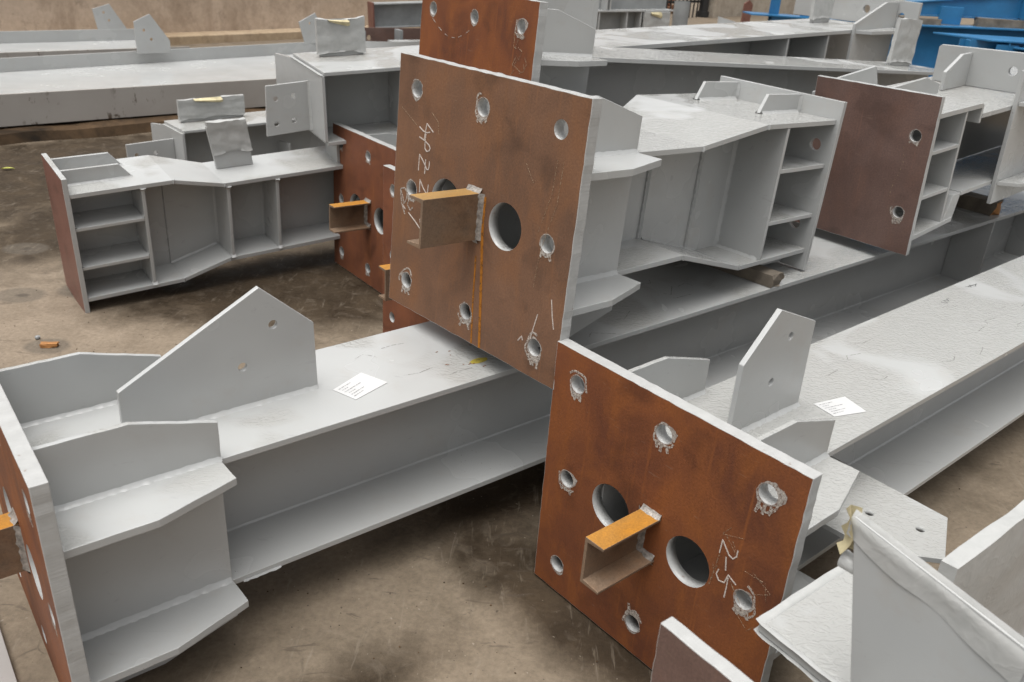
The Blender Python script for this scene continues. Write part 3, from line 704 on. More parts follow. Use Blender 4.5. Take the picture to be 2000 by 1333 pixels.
# --- N: column in the near right corner with taped plates
T = frame('steel_column', (.466, .710, .35), (39.5, 0, 0), 'nearest column in the bottom right corner with crumpled paper taped over its plates', 'steel column', GRP)
base_plate(T, 'rust_dark', 0, big=False, tp=.025, smears=((-1, 1, 71, .8),))
sweep_flange('flange', T, [(.026, HD), (.275, HD)], BF, -BF, TF, M['paint_wet']); sweep_flange('flange', T, [(.026, -HD), (.275, -HD)], BF, -BF, TF, M['paint'], up=False)
web_plate('web', T, [(.026, -HD + TF, HD - TF), (.275, -HD + TF, HD - TF)], 0, .010, M['paint_dry'])
box('stiffener', T, .026, .22, BF - .012, BF, HD + .001, .32, M['paint'])
prism('side_shelf', T, 'w', [(.302, -.366), (.655, -.366), (.64, -BF), (.64, -.02), (.292, -.02), (.292, -BF)], HD - .018, HD - .001, M['paint_wet'])
prism('fin_plate', T, 'u', [(-.170, HD + .002), (.30, HD + .002), (.30, .40), (.02, .448), (-.244, .494)], .276, .290, M['paint_dry'])
def lipwrap(T, poly_top, drop, u, side, seed):
    """paper folded over a sloping plate edge: follows (v, w) points along the edge, hangs `drop` on both faces"""
    bm = bmesh.new(); P = [Vector(p) for p in poly_top]; n = 46; prof_n = 12; prev = None
    for i in range(n + 1):
        t = i / n; q = P[0].lerp(P[1], t); dr = drop * (.8 + .5 * t + .25 * noise.noise(Vector((t * 3, seed, 0)))); row = []
        for k in range(prof_n + 1):
            s = k / prof_n
            if s < .5: uu, dw = -1, (1 - s / .5)
            else: uu, dw = 1, ((s - .5) / .5)
            dw *= dr; rad = .0088 + .0035 * math.exp(-dw / .02) + .0025 * noise.noise(Vector((t * 4 + seed, dw * 14, uu))) + .004 * max(0, noise.noise(Vector((t * 7 - dw * 16, seed, uu * 2))))
            if abs(s - .5) < .09: rad *= .75
            if abs(s - .5) < .03: rad = 0
            row.append(bm.verts.new(tr((u + uu * rad, q.x - .03 * dw, q.y - dw + (.004 if abs(s - .5) < .03 else 0)))))
        if prev:
            for k in range(prof_n): bm.faces.new((prev[k], prev[k + 1], row[k + 1], row[k]))
        prev = row
    return finish('paper_wrap', bm, M['paper'], T, smooth=True)
lipwrap(T, [(-.246, .498), (.03, .450)], .050, .283, 1, 3.3)
# torn, yellowed end of the paper and a curl of tape
bm = bmesh.new(); prev = None
for i in range(8):
    t = i / 7; w = .50 - .075 * t; row = [bm.verts.new(tr((.270 - .004 * math.sin(i), -.246 + .012 * math.sin(t * 3), w))), bm.verts.new(tr((.283, -.256 - .006 * math.sin(i * 2.0), w + .004))), bm.verts.new(tr((.297, -.244 + .010 * t, w)))]
    if prev:
        for k in (0, 1): bm.faces.new((prev[k], prev[k + 1], row[k + 1], row[k]))
    prev = row
finish('torn_flap', bm, M['paper_in'], T, smooth=True)
bm = bmesh.new(); prev = None
for i in range(10):
    a = i / 9 * 3.6; r = .016; row = [bm.verts.new(tr((.29 + r * math.cos(a), -.236 - .012 + .0 * i, .405 + r * math.sin(a)))), bm.verts.new(tr((.29 + r * .6 * math.cos(a), -.205, .40 + r * .7 * math.sin(a))))]
    if prev: bm.faces.new((prev[0], prev[1], row[1], row[0]))
    prev = row
finish('tape_curl', bm, M['paper'], T, smooth=True)
# paper over the edges of the shelf: rolled lip
def shelf_lip(T, pts, w, r, seed):
    bm = bmesh.new(); prev = None; P = [Vector(p) for p in pts]
    seg = [P[i].lerp(P[i + 1], t / 20) for i in range(len(P) - 1) for t in range(20)] + [P[-1]]
    for i, q in enumerate(seg):
        d = (seg[min(i + 1, len(seg) - 1)] - seg[max(i - 1, 0)]).normalized(); nn = Vector((d.y, -d.x)); row = []
        for k in range(9):
            a = -1.9 + 3.8 * k / 8; rr = r * (1 + .25 * noise.noise(Vector((i * .25, k * .4, seed))))
            row.append(bm.verts.new(tr((q.x + nn.x * (rr * math.cos(a) - r * .2), q.y + nn.y * (rr * math.cos(a) - r * .2), w + rr * .82 * math.sin(a)))))
        if prev:
            for k in range(8): bm.faces.new((prev[k], prev[k + 1], row[k + 1], row[k]))
        prev = row
    return finish('paper_wrap', bm, M['paper'], T, smooth=True)
shelf_lip(T, [(.655, -.366), (.304, -.366), (.294, -BF)], HD - .009, .015, 2.0)
T = frame('steel_plate', (.466, .710, .35), (39.5, 0, 0), 'upright grey plate wrapped in creased paper at the right picture edge', 'steel plate')
prism('plate_body', T, 'v', [(.505, -.35), (.503, .346), (1.25, .36), (1.25, -.35)], -.180, -.160, M['paint_dry'])
box('foot_plate', T, .50, 1.25, -.29, -.05, -.35, -.335, M['paint'])
wrap(T, 'v', .497, 1.26, -.10, .352, -.170, .020, 4.4, lip=.0, torn=False)

# --- D: haunched column on the left, seen from its reddish end plate
s = 1.0436
GR2 = 'haunched columns with laddered ends'
def haunch_end(T, b, far, wt, wb, k1, k2, wt2, wb2, L, plate, rust, us, shelves, stiffs, holes=(), far2=None, paint='paint', vw=0.0, midst=()):
    far2 = far if far2 is None else far2
    prism('end_plate', T, 'u', [(plate[0], plate[2]), (plate[1], plate[2]), (plate[1], plate[3]), (plate[0], plate[3])], 0, .020, M['paint'], holes, .0014, (M[rust], -1))
    sweep_flange('flange', T, [(.021, wt), (k1, wt), (k2, wt2), (L, wt2)], b, [far, far, far2, far2], .018, M[paint])
    sweep_flange('flange', T, [(.021, wb), (k1, wb), (k2, wb2), (L, wb2)], b, [far, far, far2, far2], .018, M['paint_dry'], up=False)
    web_plate('web', T, [(.021, wb + .018, wt - .018), (k1, wb + .018, wt - .018), (k2, wb2 + .018, wt2 - .018), (L, wb2 + .018, wt2 - .018)], vw, .010, M['paint_dry'])
    for u in [us] + list(midst):
        hi, lo = (wt, wb) if u < k1 else (wt2, wb2)
        prism('stiffener', T, 'u', [(vw + .0055, lo + .019), (b - .002, lo + .019), (b - .002, hi - .019), (vw + .0055, hi - .019)], u, u + .014, M['paint_dry'])
        bead(T, (u, vw + .006, lo + .02), (u, vw + .006, hi - .02), (0, 1, 0), (-1, 0, 0), .008)
        for w in (lo + .019, hi - .019): bead(T, (u - .004, b - .004, w), (u + .018, b - .004, w), (0, 1, 0), (0, 0, -1 if w > 0 else 1), .012)
    for w in shelves:
        box('shelf_plate', T, .022, us - .001, vw + .0055, b - .003, w - .014, w, M['paint_dry'])
        for u in (.022, us): bead(T, (u, b - .03, w), (u, b - .004, w), (0, 0, 1), (1 if u < .1 else -1, 0, 0), .009)
    for v in stiffs:
        prism('stiffener', T, 'v', [(.021, wt + .001), (.021, plate[3] - .004), (us - .05, plate[3] - .006), (us, wt + .001)], v - .006, v + .006, M['paint'])
        bead(T, (.021, v + .006, wt), (us, v + .006, wt), (0, 1, 0), (0, 0, 1), .008)
    for u, wq in ((k1, wt), (k2, wt2)): bead(T, (u, b - .002, wq - .018), (u, b - .002, wq), (0, 1, 0), (1, 0, 0), .011)
    for u, wq in ((k1, wb), (k2, wb2)): bead(T, (u, b - .002, wq), (u, b - .002, wq + .018), (0, 1, 0), (1, 0, 0), .011)
T = frame('steel_column', (-1.8533, 3.3354, .37), (38.93, 1.97, -5.75), 'grey haunched column on the left with reddish end plate and three open shelves', 'steel column', GR2, s)
haunch_end(T, .194, -.132, .235, -.250, .427, .645, .186, -.193, 2.3, (-.12, .198, -.312, .303), 'primer_red', .294, (.086, -.090), (.088, -.055), far2=-.080, vw=.02, midst=(.655, .884))
bead(T, (.425, .025, -.23), (.425, .025, .215), (0, 1, 0), (1, 0, 0), .005)
bead(T, (.427, .025, -.23), (.645, .025, -.175), (0, 1, 0), (0, 0, 1), .008)
prism('gusset_plate', T, 'v', [(.676, .187), (.643, .385), (.822, .405), (.848, .187)], .012, .026, M['paint_dry'])
wrap(T, 'v', .668, .846, .255, .405, .019, .014, 2.7, torn=False, skew=-.15)
# --- K: haunched column on the right with dark plate
T = frame('steel_column', (1.2964, 3.2436, .8701), (40.84, 2.93, .66), 'haunched column on the right with dark brown end plate and two bolt holes', 'steel column', GR2)
prism('end_plate', T, 'u', [(-.295, -.29), (.195, -.29), (.195, .29), (-.295, .29)], 0, .020, M['paint'], [(.131, .144, .021), (.129, -.138, .021)], .0014, (M['rust_dark'], -1), jit=.0006)
hole_smear(T, .131, .144, .021, 81, .6); hole_smear(T, .129, -.138, .021, 82, 1.2)
strokes('chalk_mark', T, [[(.095 + .012 * math.sin(t * .35), .10 - .013 * t), (.095 + .012 * math.sin(t * .35 + .2), .10 - .013 * t - .007)] for t in range(15)], .0026, M['chalk_faint'])
sweep_flange('flange', T, [(.021, .226), (.355, .226)], BF, -.32, .018, M['paint_wet'])
box('step_plate', T, .356, .370, -.32, BF - .002, .150, .219, M['paint'])
sweep_flange('flange', T, [(.371, .186), (1.6, .186)], BF, -.32, .018, M['paint_wet'])
sweep_flange('flange', T, [(.021, -.242), (.325, -.225)], BF, -.32, .018, M['paint'], up=False)
prism('step_plate', T, 'v', [(.250, -.225), (.33, -.225), (.358, -.115), (.30, -.115)], -.05, BF - .003, M['paint'])
sweep_flange('flange', T, [(.352, -.126), (1.6, -.126)], BF, -.32, .016, M['paint'], up=False)
web_plate('web', T, [(.021, -.22, .205), (.36, -.21, .165), (.37, -.105, .165), (1.6, -.105, .165)], -.05, .010, M['paint_dry'])
prism('stiffener', T, 'u', [(-.044, -.222), (BF - .003, -.222), (BF - .003, .206), (-.044, .206)], .240, .252, M['paint_dry'])
for w in (.09, -.075): box('shelf_plate', T, .022, .239, -.044, BF - .004, w - .014, w, M['paint'])
prism('side_plate', T, 'v', [(.602, -.205), (.602, .318), (.75, .33), (1.5, .33), (1.5, -.205)], BF + .003, BF + .019, M['paint'])
prism('wing_plate', T, 'w', [(.612, BF + .02), (.66, .275), (.80, .31), (1.4, .31), (1.4, BF + .02)], -.128, -.112, M['paint'])
prism('wing_plate', T, 'w', [(.612, BF + .02), (.66, .275), (.80, .31), (1.4, .31), (1.4, BF + .02)], .185, .201, M['paint'])
prism('end_plate', T, 'u', [(-.27, .188), (.42, .188), (.42, .352), (-.26, .338), (-.27, .328)], .86, .88, M['paint_dry'], [(.055, .27, .019)])
prism('stiffener', T, 'v', [(.66, .188), (.66, .262), (.78, .322), (.859, .322), (.859, .188)], -.135, -.121, M['paint_dry'])
for v in (-.235, -.01): prism('stiffener', T, 'v', [(.022, .227), (.022, .285), (.27, .297), (.38, .262), (.38, .227)] if v > -.1 else [(.022, .227), (.022, .285), (.30, .305), (.335, .227)], v - .006, v + .006, M['paint'])
# --- J: column at the back right
J = 1.3
T = frame('steel_column', (.952, 3.9643, 1.266), (42.4, .76, 0), 'pale column at the back right ending in a drilled cross plate with taped strips', 'steel column', GR2, J)
sweep_flange('flange', T, [(-1.9, 0), (1.04, 0)], BF * J, -BF * J, .02, M['paint'])
sweep_flange('flange', T, [(-1.9, -.46), (1.04, -.46)], BF * J, -BF * J, .02, M['paint'], up=False)
web_plate('web', T, [(-1.9, -.44, -.02), (1.04, -.44, -.02)], 0, .012, M['paint_dry'])
for u in (-.045, .352): prism('stiffener', T, 'u', [(.007, -.439), (BF * J - .004, -.439), (BF * J - .004, -.021), (.007, -.021)], u, u + .014, M['paint_dry'])
prism('side_plate', T, 'v', [(.585, -.42), (.585, .035), (.90, .145), (1.045, .145), (1.045, -.42)], BF * J + .002, BF * J + .018, M['paint'])
prism('wing_plate', T, 'w', [(.60, BF * J + .019), (.66, .33), (1.03, .385), (1.035, BF * J + .019)], -.02, 0, M['paint'])
prism('end_plate', T, 'u', [(-.45, .002), (-.45, .17), (.39, .150), (.39, -.30), (.33, -.36), (BF * J + .02, -.36), (BF * J + .02, .002)], 1.05, 1.072, M['paint'], [(.055, .085, .024), (.285, .062, .024), (.32, -.20, .022)])
prism('gusset_plate', T, 'v', [(.665, .001), (.665, .22), (.86, .22), (.86, .001)], -.085, -.069, M['paint_dry'])
wrap(T, 'v', .655, .868, .02, .225, -.077, .016, 5.5, torn=False)

# ================================================================== BOX-ENDED BEAMS WITH FIN PLATES
GR3 = 'beams with drilled fin plates'
T = frame('steel_beam', (-1.0287, 4.1727, .9696), (32.03, 2.68, -2.78), 'grey beam end with four-hole fin plate and paper-wrapped plate on top', 'steel beam', GR3)
sweep_flange('flange', T, [(0, 0), (1.25, 0)], .220, -.220, .016, M['paint']); sweep_flange('flange', T, [(0, -.332), (1.25, -.332)], .220, -.220, .016, M['paint'], up=False)
box('end_plate', T, -.012, .002, -.218, .218, -.315, -.017, M['paint'])
web_plate('web', T, [(.003, -.315, -.017), (1.25, -.315, -.017)], -.02, .012, M['paint_dry'])
prism('stiffener', T, 'u', [(-.013, -.314), (.21, -.314), (.21, -.018), (-.013, -.018)], .402, .414, M['paint_dry'])
prism('fin_plate', T, 'v', [(-.229, -.314), (-.013, -.302), (-.013, -.074), (-.215, -.083)], .024, .036, M['paint'], [(-.173, -.144, .012), (-.089, -.137, .012), (-.179, -.259, .012), (-.095, -.251, .012)])
bead(T, (-.013, .036, -.302), (-.013, .036, -.077), (0, 1, 0), (-1, 0, 0), .010); bead(T, (-.006, -.218, -.014), (-.006, .218, -.014), (-1, 0, 0), (0, 0, -1), .010)
prism('fin_plate', T, 'u', [(-.515, -.33), (-.222, -.33), (-.222, -.02), (-.492, -.051)], -.010, .006, M['paint'])
prism('gusset_plate', T, 'v', [(.092, .001), (.092, .165), (.312, .165), (.312, .001)], -.108, -.092, M['paint_dry'])
wrap(T, 'v', .082, .322, .012, .176, -.10, .016, 1.2, torn=True, topcurve=.014)
box('leg_plate', T, .06, .074, .0, .16, -.445, -.333, M['paint'])
T = frame('steel_beam', (-2.5671, 6.3558, .1278), (42.51, .7, -.43), 'grey beam end behind the haunched column with torn paper wrapped on its top plate', 'steel beam', GR3, .7527)
sweep_flange('flange', T, [(0, 0), (1.6, 0)], .14, -.14, .014, M['paint']); sweep_flange('flange', T, [(0, -.38), (1.6, -.38)], .14, -.14, .014, M['paint'], up=False)
box('end_plate', T, -.012, .002, -.138, .138, -.366, -.015, M['paint'])
web_plate('web', T, [(.003, -.366, -.015), (1.6, -.366, -.015)], -.02, .010, M['paint_dry'])
prism('fin_plate', T, 'v', [(-.27, -.30), (-.013, -.30), (-.013, -.066), (-.27, -.072)], -.002, .010, M['paint'], [(-.221, -.134, .011), (-.118, -.132, .011), (-.221, -.24, .011), (-.118, -.24, .011)])
prism('fin_plate', T, 'u', [(-.335, -.30), (-.139, -.30), (-.139, -.02), (-.328, -.05)], -.010, .004, M['paint'])
prism('fin_plate', T, 'u', [(-.014, -.30), (.118, -.21), (.118, -.143), (-.014, -.155)], .62, .634, M['paint'])
prism('gusset_plate', T, 'v', [(.062, .001), (.062, .115), (.43, .112), (.43, .001)], -.057, -.043, M['paint_dry'])
wrap(T, 'v', .052, .438, .012, .125, -.05, .014, 6.1, torn=True)

# ================================================================== TAPERED GIRDERS BY THE WALL
GR4 = 'girders lying on their sides by the wall'
def girder(label, o, u0, u1, vf0, vf1, h, gus, extra_near=0.0):
    T = frame('steel_girder', o, (41.2, 0, 0), label, 'steel girder', GR4)
    prism('flange', T, 'v', [(u0, 0), (u1, 0), (u1, h), (u0, h)], -.016 + extra_near, extra_near, M['paint_old'], bevel=.002)
    bm = bmesh.new(); q = []
    for (u, v) in ((u0, vf0), (u1, vf1)):
        q.append([bm.verts.new(tr(x)) for x in ((u, v, .0), (u, v, h + .008), (u, v - .016, h + .008), (u, v - .016, .0))])
    for k in range(4): bm.faces.new((q[0][k], q[0][(k + 1) % 4], q[1][(k + 1) % 4], q[1][k]))
    bm.faces.new(q[0]); bm.faces.new(q[1]); finish('flange', bm, M['paint_dry'], T, bevel=.002)
    prism('web', T, 'w', [(u0, vf0 + .001), (u1, vf1 + .001), (u1, -.017 + extra_near), (u0, -.017 + extra_near)], h / 2 - .005, h / 2 + .005, M['paint_dry'], bevel=0)
    for (poly, v, hol) in gus: prism('gusset_plate', T, 'v', poly, v - .006, v + .006, M['paint_dry'], hol)
    return T
k = NB('scuffed_grey_paint'); p = k.pos()
c = k.mix(k.ramp(k.noise(p, 2.0, 4), [(.3, 0.0), (.7, 1.0)]), (.36, .33, .30), (.43, .405, .375))
m1 = k.ramp(k.noise(k.mapped(p, (1, 1, .45)), 17, 5, .75), [(.56, 0.0), (.60, 1.0)]); m2 = k.ramp(k.noise(p, 1.25, 2), [(.52, 0.0), (.60, 1.0)])
c = k.mix(k.math('MULTIPLY', m1, m2), c, (.10, .075, .055))
M['paint_old'] = k.set(c, .5)
k = NB('spotted_paint'); p = k.pos()
sm = k.ramp(k.noise(p, 48, 2, .5), [(.66, 0.0), (.70, 1.0)]); sg = k.ramp(k.noise(p, 5, 2), [(.48, 0.0), (.62, 1.0)])
M['paint_spot'] = k.set(k.mix(k.math('MULTIPLY', sm, sg), (.36, .335, .315), (.07, .055, .045)), .45)
girder('wide grey girder lying on its side nearest the kerb', (-3.689, 6.08, .1), -4.0, 3.9, -1.05, -1.98, .222,
       [([(1.518, .215), (1.518, .497), (1.667, .561), (1.828, .324), (1.828, .215)], -1.64, [(1.60, .42, .014), (1.66, .34, .014)]), ([(3.366, .215), (3.304, .435), (3.498, .524), (3.66, .215)], -1.93, [(3.43, .42, .014)])])
girder('narrower grey girder lying behind the wide one with ragged cut end', (-3.689 - 1.93 * .6587, 6.08 + 1.93 * .7524, .1), -4.0, 2.12, -1.35, -1.35, .222,
       [([(1.669, .215), (1.635, .435), (1.811, .485), (1.974, .215)], -1.36, [(1.745, .40, .014), (1.79, .32, .014)])])
# ================================================================== BACKGROUND STEEL
def far_h(name, label, o, ang, L, hd, b, mats, group=None, endmat=None, stiff=()):
    T = frame(name, o, ang, label, 'steel beam', group)
    sweep_flange('flange', T, [(0, hd), (L, hd)], b, -b, .014, M[mats]); sweep_flange('flange', T, [(0, -hd), (L, -hd)], b, -b, .014, M[mats], up=False)
    web_plate('web', T, [(0, -hd + .014, hd - .014), (L, -hd + .014, hd - .014)], 0, .01, M[mats])
    if endmat: box('end_plate', T, -.02, -.001, -b, b, -hd - .01, hd + .01, M[endmat])
    for u in stiff: prism('stiffener', T, 'u', [(.006, -hd + .015), (b - .005, -hd + .015), (b - .005, hd - .015), (.006, hd - .015)], u, u + .012, M[mats])
    return T
GR5 = 'far grey steel by the wall'
far_h('steel_beam', 'small far beam with brown end lying tilted against the tan wall', (-1.86, 10.65, .555), (29, 2.5, 0), 1.6, .135, .09, 'primer_grey', GR5, 'primer_red')
far_h('steel_beam', 'flat far beam under the tilted brown-ended beam', (-1.55, 10.1, .255), (31, 0, 0), 2.2, .10, .11, 'paint', GR5)
# curved plate with brown drilled plates
T = frame('curved_bracket', (-1.80, 9.75, .235), (38, 0, 0), 'curved pale rim with brown drilled plates behind the paper-wrapped plate', 'steel bracket')
bm = bmesh.new(); prev = None
for i in range(25):
    a = math.pi * (1.08 + .84 * i / 24); x, y = .42 + .62 * math.cos(a), -.10 - .26 * math.sin(a) * -1
    row = [bm.verts.new(tr((x, -y + dv, w))) for dv, w in ((0, 0.0), (0, .18), (.02, .18), (.02, 0.0))]
    if prev:
        for kk in range(4): bm.faces.new((prev[kk], prev[(kk + 1) % 4], row[(kk + 1) % 4], row[kk]))
    prev = row
finish('curved_rim', bm, M['paint'], T)
prism('brown_plate', T, 'v', [(-.25, 0), (1.05, 0), (1.05, .21), (-.25, .24)], -.45, -.43, M['rust_dark'], [(.05, .12, .03), (.3, .12, .03)])
for u in (.15, .62): box('stiffener', T, u, u + .04, -.429, -.30, 0, .21, M['primer_grey'])
for i, u in enumerate((-.2, .25, .7)): box('foot', T, u, u + .09, -.25, -.05, -.234, -.001, M['primer_grey'])
# stiffened girder at the top, taped
T = frame('steel_girder', (.38, 8.9, .905), (31, 1.0, 0), 'stiffened grey girder at the top right of centre with paper taped on its end', 'steel girder')
sweep_flange('flange', T, [(-.6, 0), (1.12, 0)], .11, -.16, .016, M['paint']); 
web_plate('web', T, [(-.6, -.62, -.016), (1.1, -.62, -.016)], 0, .012, M['primer_grey']); web_plate('web', T, [(-.6, .001, .62), (1.1, .001, .62)], 0, .012, M['primer_grey'])
for u in (-.35, .0, .22, .55, .72): prism('stiffener', T, 'u', [(.007, -.60), (.105, -.60), (.105, -.017), (.007, -.017)], u, u + .014, M['paint_dry'])
for u in (.30, .34): prism('stiffener', T, 'u', [(.007, .001), (.105, .001), (.105, .60), (.007, .60)], u, u + .014, M['paint_dry'])
sweep_flange('flange', T, [(-.6, -.62), (1.1, -.62)], .11, -.16, .016, M['paint'], up=False)
prism('fin_plate', T, 'v', [(.76, -.24), (1.06, -.24), (1.06, -.005), (.76, -.005)], .112, .122, M['paint_dry'])
wrap(T, 'v', .75, 1.07, -.25, -.02, .117, .012, 8.8, torn=True)
for u in (-.4, .6): box('foot', T, u, u + .12, -.12, .08, -.93, -.605, M['primer_grey'])
# short pipe sleeve
T = frame('steel_pipe', (1.50, 9.55, 0), (0, 0, 0), 'short upright grey pipe beside the iron fence', 'steel pipe')
for nm, r, z0, z1 in (('pipe_wall', .075, 0, .72), ('rim', .095, .70, .735)):
    bm = bmesh.new(); n = 22
    rr = [[bm.verts.new((q * math.cos(6.2832 * i / n), q * math.sin(6.2832 * i / n), z)) for i in range(n)] for q, z in ((r, z0), (r, z1), (r - .015, z1), (r - .015, z0 + .3))]
    for a in range(3):
        for i in range(n): bm.faces.new((rr[a][i], rr[a][(i + 1) % n], rr[a + 1][(i + 1) % n], rr[a + 1][i]))
    finish(nm, bm, M['primer_grey'], T, smooth=True)
# low wedge plate on the ground by the post and a rusty offcut leaning at the wall
T = frame('steel_wedge', (2.35, 11.9, 0), (20, 0, 0), 'low grey wedge-shaped plate in front of the gate post', 'steel plate')
prism('wedge_side', T, 'v', [(0, 0), (1.0, 0), (1.0, .25), (.35, .62), (0, .70)], -.01, .0, M['paint_dry']); box('wedge_top', T, 0, .35, .001, .15, .60, .612, M['paint'])
T = frame('steel_offcut', (3.55, 16.0, 0), (35, 0, 0), 'rusty brown plate offcut leaning by the concrete wall', 'steel plate')
prism('offcut_plate', T, 'v', [(0, 0), (.20, 0), (.24, .60), (.14, .68), (.03, .62)], -.02, .0, M['primer_red'])

# ================================================================== BLUE STEEL
GRB = 'blue painted beams'
def bl(x, y, z): return (x, y, z)
T = frame('blue_girder', (3.06, 8.05, 1.115), (-6, 0, 0), 'blue upper girder resting on timber spacers, top right', 'steel girder', GRB)
prism('web', T, 'v', [(-.02, 0), (2.4, .06), (2.4, .40), (-.02, .065)], -.012, .0, M['blue'], bevel=.002)
prism('flange', T, 'v', [(-.02, .066), (2.4, .401), (2.4, .415), (-.02, .080)], -.14, .02, M['blue'], bevel=.002)
prism('flange', T, 'v', [(-.02, -.014), (2.4, .046), (2.4, .059), (-.02, -.001)], -.14, .02, M['blue'], bevel=.002)
prism('stiffener', T, 'u', [(.001, .03), (.16, .03), (.02, .34), (.001, .34)], 1.02, 1.035, M['blue'], bevel=.002)
T = frame('blue_girder', (3.0, 8.0, .60), (-6, 0, 0), 'blue lower girder under the timber spacers, top right', 'steel girder', GRB)
prism('web', T, 'v', [(-.05, 0), (2.5, 0), (2.5, .50), (-.05, .42)], -.012, .0, M['blue'], bevel=.002)
prism('flange', T, 'v', [(-.05, .421), (2.5, .501), (2.5, .515), (-.05, .435)], -.14, .10, M['blue'], bevel=.002)
prism('flange', T, 'v', [(-.05, -.014), (2.5, -.014), (2.5, -.001), (-.05, -.001)], -.14, .10, M['blue'], bevel=.002)
box('cover_plate', T, .42, .60, -.006, .006 + .02, .46, .60, M['blue'])
for u in (0.1, 2.2): box('foot', T, u, u + .12, -.12, .08, -.6, -.015, M['blue'])
GRT = 'timber spacers'
def timber(label, o, ang, L, a, b, mat='wood', seed=1, grp=GRT):
    """rough sawn bar with split, broken ends"""
    bm = bmesh.new(); prev = None; n = 16
    for i in range(n + 1):
        u = -L / 2 + L * i / n; row = []
        for kk in range(12):
            t = kk / 12 * 4; side = int(t); fr = t - side
            x, y = [(-1 + 2 * fr, -1), (1, -1 + 2 * fr), (1 - 2 * fr, 1), (-1, 1 - 2 * fr)][side]
            j = .05 * noise.noise(Vector((u * 14, kk * 1.3, seed))); uu = u + (random.uniform(-.012, .012) if i in (0, n) else 0)
            row.append(bm.verts.new((uu, x * a / 2 * (1 + j), y * b / 2 * (1 + j))))
        if prev:
            for kk in range(12): bm.faces.new((prev[kk], prev[(kk + 1) % 12], row[(kk + 1) % 12], row[kk]))
        else: first_ = row
        prev = row
    for q in (bm.faces.new(first_), bm.faces.new(prev)): q.material_index = 1
    o_ = finish('timber_block', bm, [M['wood'], M[mat]], None); o_.location = o; o_.rotation_euler = (R_(ang[1]), 0, R_(ang[0]))
    return tag(o_, label, 'timber', grp)
timber('timber spacer between the blue girders, left one', (3.18, 7.98, 1.066), (-6, 0), .52, .10, .062, 'wood', 1)
timber('timber spacer between the blue girders, right one', (4.0, 7.90, 1.093), (-6, 0), .55, .10, .075, 'wood', 2)
GRC = 'small blue cut beams'
for (lab, o, L) in (('small blue beam stub in front of the blue girders, left one', (3.20, 7.15, 1.03), 1.6), ('small blue beam stub cut by the right picture edge', (3.62, 6.85, .99), 1.3)):
    T = frame('blue_beam', o, (2, 0, 0), lab, 'steel beam', GRC)
    prism('flange', T, 'w', [(0, -.30), (L, -.36), (L, .12), (.26, .09)], -.012, 0, M['blue']); web_plate('web', T, [(.08, -.30, -.012), (L, -.30, -.012)], 0, .012, M['blue'])
    for u in (.12, .42): box('stiffener', T, u, u + .012, .007, .09, -.295, -.013, M['blue'])
    box('side_plate', T, .33, .50, .075, .085, -.20, -.03, M['blue']); sweep_flange('flange', T, [(.08, -.30), (L, -.30)], .10, -.10, .012, M['blue'], up=False)
    for u in (.5, 1.0): box('foot', T, u, u + .10, -.08, .08, -o[2], -.301, M['blue'])
T = frame('blue_beam', (2.42, 9.6, .55), (-4, 0, 0), 'blue box beam end with dark opening behind the pale column', 'steel beam', GRC)
box('web', T, .02, 1.3, -.01, 0, 0, .36, M['blue']); prism('flange', T, 'w', [(-.25, -.22), (1.3, -.22), (1.3, .03), (-.2, .03)], .361, .375, M['blue']); box('web', T, .02, 1.3, -.21, -.20, 0, .36, M['blue'])
for u in (.0, .32): box('stiffener', T, u, u + .10, -.12, -.10, .376, .72, M['blue'])
for u in (.1, 1.1): box('foot', T, u, u + .10, -.18, -.03, -.55, -.001, M['blue'])

# ================================================================== TIMBER BLOCKS AND SMALL THINGS
def at3(fr_o, ang, uvw):
    yaw, pit, rol = (R_(a) for a in ang)
    u = Vector((math.cos(yaw), math.sin(yaw), 0)); v = Vector((math.sin(yaw), -math.cos(yaw), 0)); w = Vector((0, 0, 1))
    u2 = math.cos(pit) * u + math.sin(pit) * w; w2 = -math.sin(pit) * u + math.cos(pit) * w
    return Vector(fr_o) + uvw[0] * u2 + uvw[1] * v + uvw[2] * w2
O3, A3 = (-1.0269, 1.4867, .3404), (39.326, .442, -.264)
timber('splintered timber bar wedged under the end of the short centre column', at3(O3, A3, (2.31, -.035, HD + .023)), (39.3 - 84, 0), .44, .062, .044, 'wood', 3, 'timber packing under the steel')
timber('orange broken timber under the right-hand haunched column', at3(O3, A3, (3.98, -.06, HD + .032)), (39.3 - 90, 0), .44, .09, .062, 'wood_orange', 4, 'timber packing under the steel')
timber('timber bar packed under the base of the short centre column', at3(O3, A3, (1.36, -.05, HD + .042)), (39.3 - 90, 0), .34, .07, .080, 'wood', 5, 'timber packing under the steel')
for i, (x, y) in enumerate(((.55, 4.85), (1.75, 5.95))):
    timber(('timber packing between the pale back column and the column below, left one', 'timber packing between the pale back column and the column below, right one')[i], (x, y, .615), (-48, 0), .5, .11, .165, 'wood', 6 + i, 'timber packing under the steel')

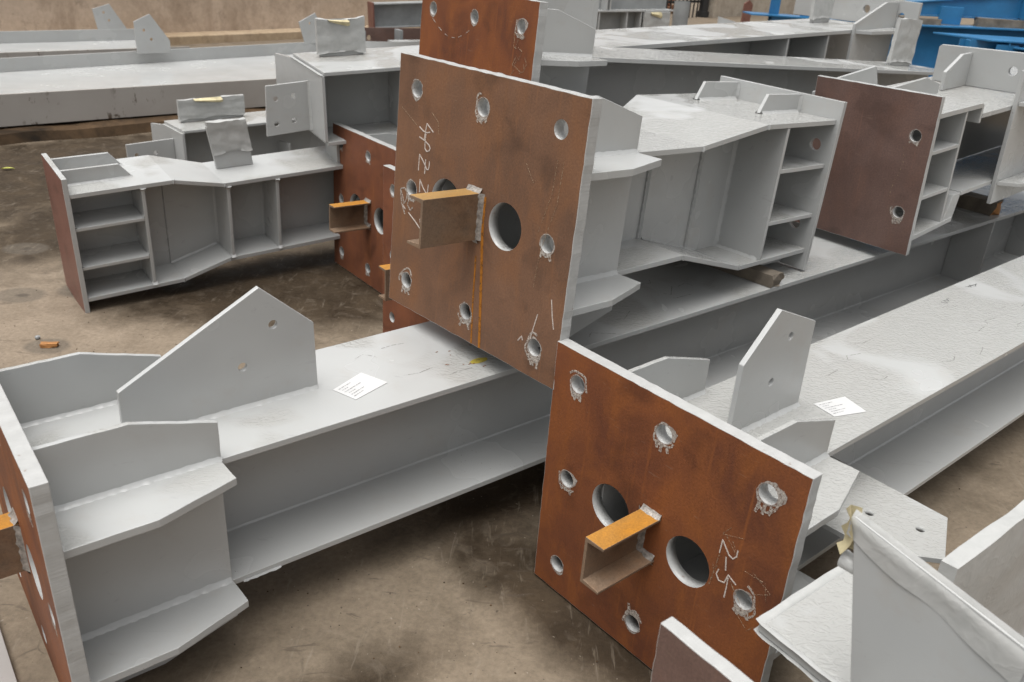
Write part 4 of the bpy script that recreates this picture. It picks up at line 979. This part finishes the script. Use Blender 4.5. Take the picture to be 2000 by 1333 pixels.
bm = bmesh.new(); bmesh.ops.create_cube(bm, size=1); bmesh.ops.subdivide_edges(bm, edges=bm.edges, cuts=3, use_grid_fill=True)
for v in bm.verts: v.co = Vector((v.co.x * .062, v.co.y * .022, v.co.z * .016)) * (1 + .25 * noise.noise(v.co * 3))
o = finish('timber_splinter', bm, M['wood_orange'], None); o.location = (-1.808, 3.032, .009); o.rotation_euler = (0, 0, R_(12)); tag(o, 'small orange timber splinter on the pale concrete at left', 'splinter')
bm = bmesh.new(); blob_mesh(bm, (0, 0, 0), .011, 4, (1, .9, .8)); o = finish('pebble', bm, M['primer_grey'], None, smooth=True); o.location = (-1.885, 3.09, .008); tag(o, 'small grey pebble beside the orange splinter', 'pebble')
bm = bmesh.new()
rows = []
for i in range(7):
    t = i / 6; wdt = .014 * math.sin(math.pi * (.08 + .9 * t)); rows.append([bm.verts.new((t * .075 - .037, s_ * wdt, .006 + .006 * abs(s_) + .004 * math.sin(t * 3))) for s_ in (-1, 0, 1)])
for i in range(6):
    for kk in (0, 1): bm.faces.new((rows[i][kk], rows[i + 1][kk], rows[i + 1][kk + 1], rows[i][kk + 1]))
o = finish('fallen_leaf', bm, M['leaf'], None); o.location = (-3.27, 5.39, 0); o.rotation_euler = (0, 0, .3); tag(o, 'single yellow-green leaf on the wet ground at left', 'leaf')
T = frame('steel_plate', (-1.32, 1.40, .018), (39, 0, 0), 'thin grey spotted plate lying on the ground at the bottom left corner', 'steel plate')
prism('plate_body', T, 'w', [(-.55, -.12), (.21, -.12), (.21, .40), (-.55, .40)], -.008, 0, M['paint_spot'])
for u in (-.4, .1): box('batten', T, u, u + .05, -.10, .38, -.018, -.0085, M['wood'])
# grit scattered over the concrete
bm = bmesh.new(); rnd = random.Random(99)
for i in range(330):
    a = rnd.random()
    x, y = (rnd.uniform(-2.6, -.9), rnd.uniform(2.7, 4.2)) if a < .4 else (rnd.uniform(-.6, 1.0), rnd.uniform(.95, 2.4)) if a < .8 else (rnd.uniform(1.0, 2.2), rnd.uniform(1.3, 2.6))
    blob_mesh(bm, (x, y, .002), rnd.uniform(.0010, .0032), i, (1, rnd.uniform(.6, 1), .6), 1)
g2 = finish('grit', bm, M['kerb_dark'], None); g2['kind'] = 'stuff'; g2['label'] = 'loose dark grit scattered on the concrete'
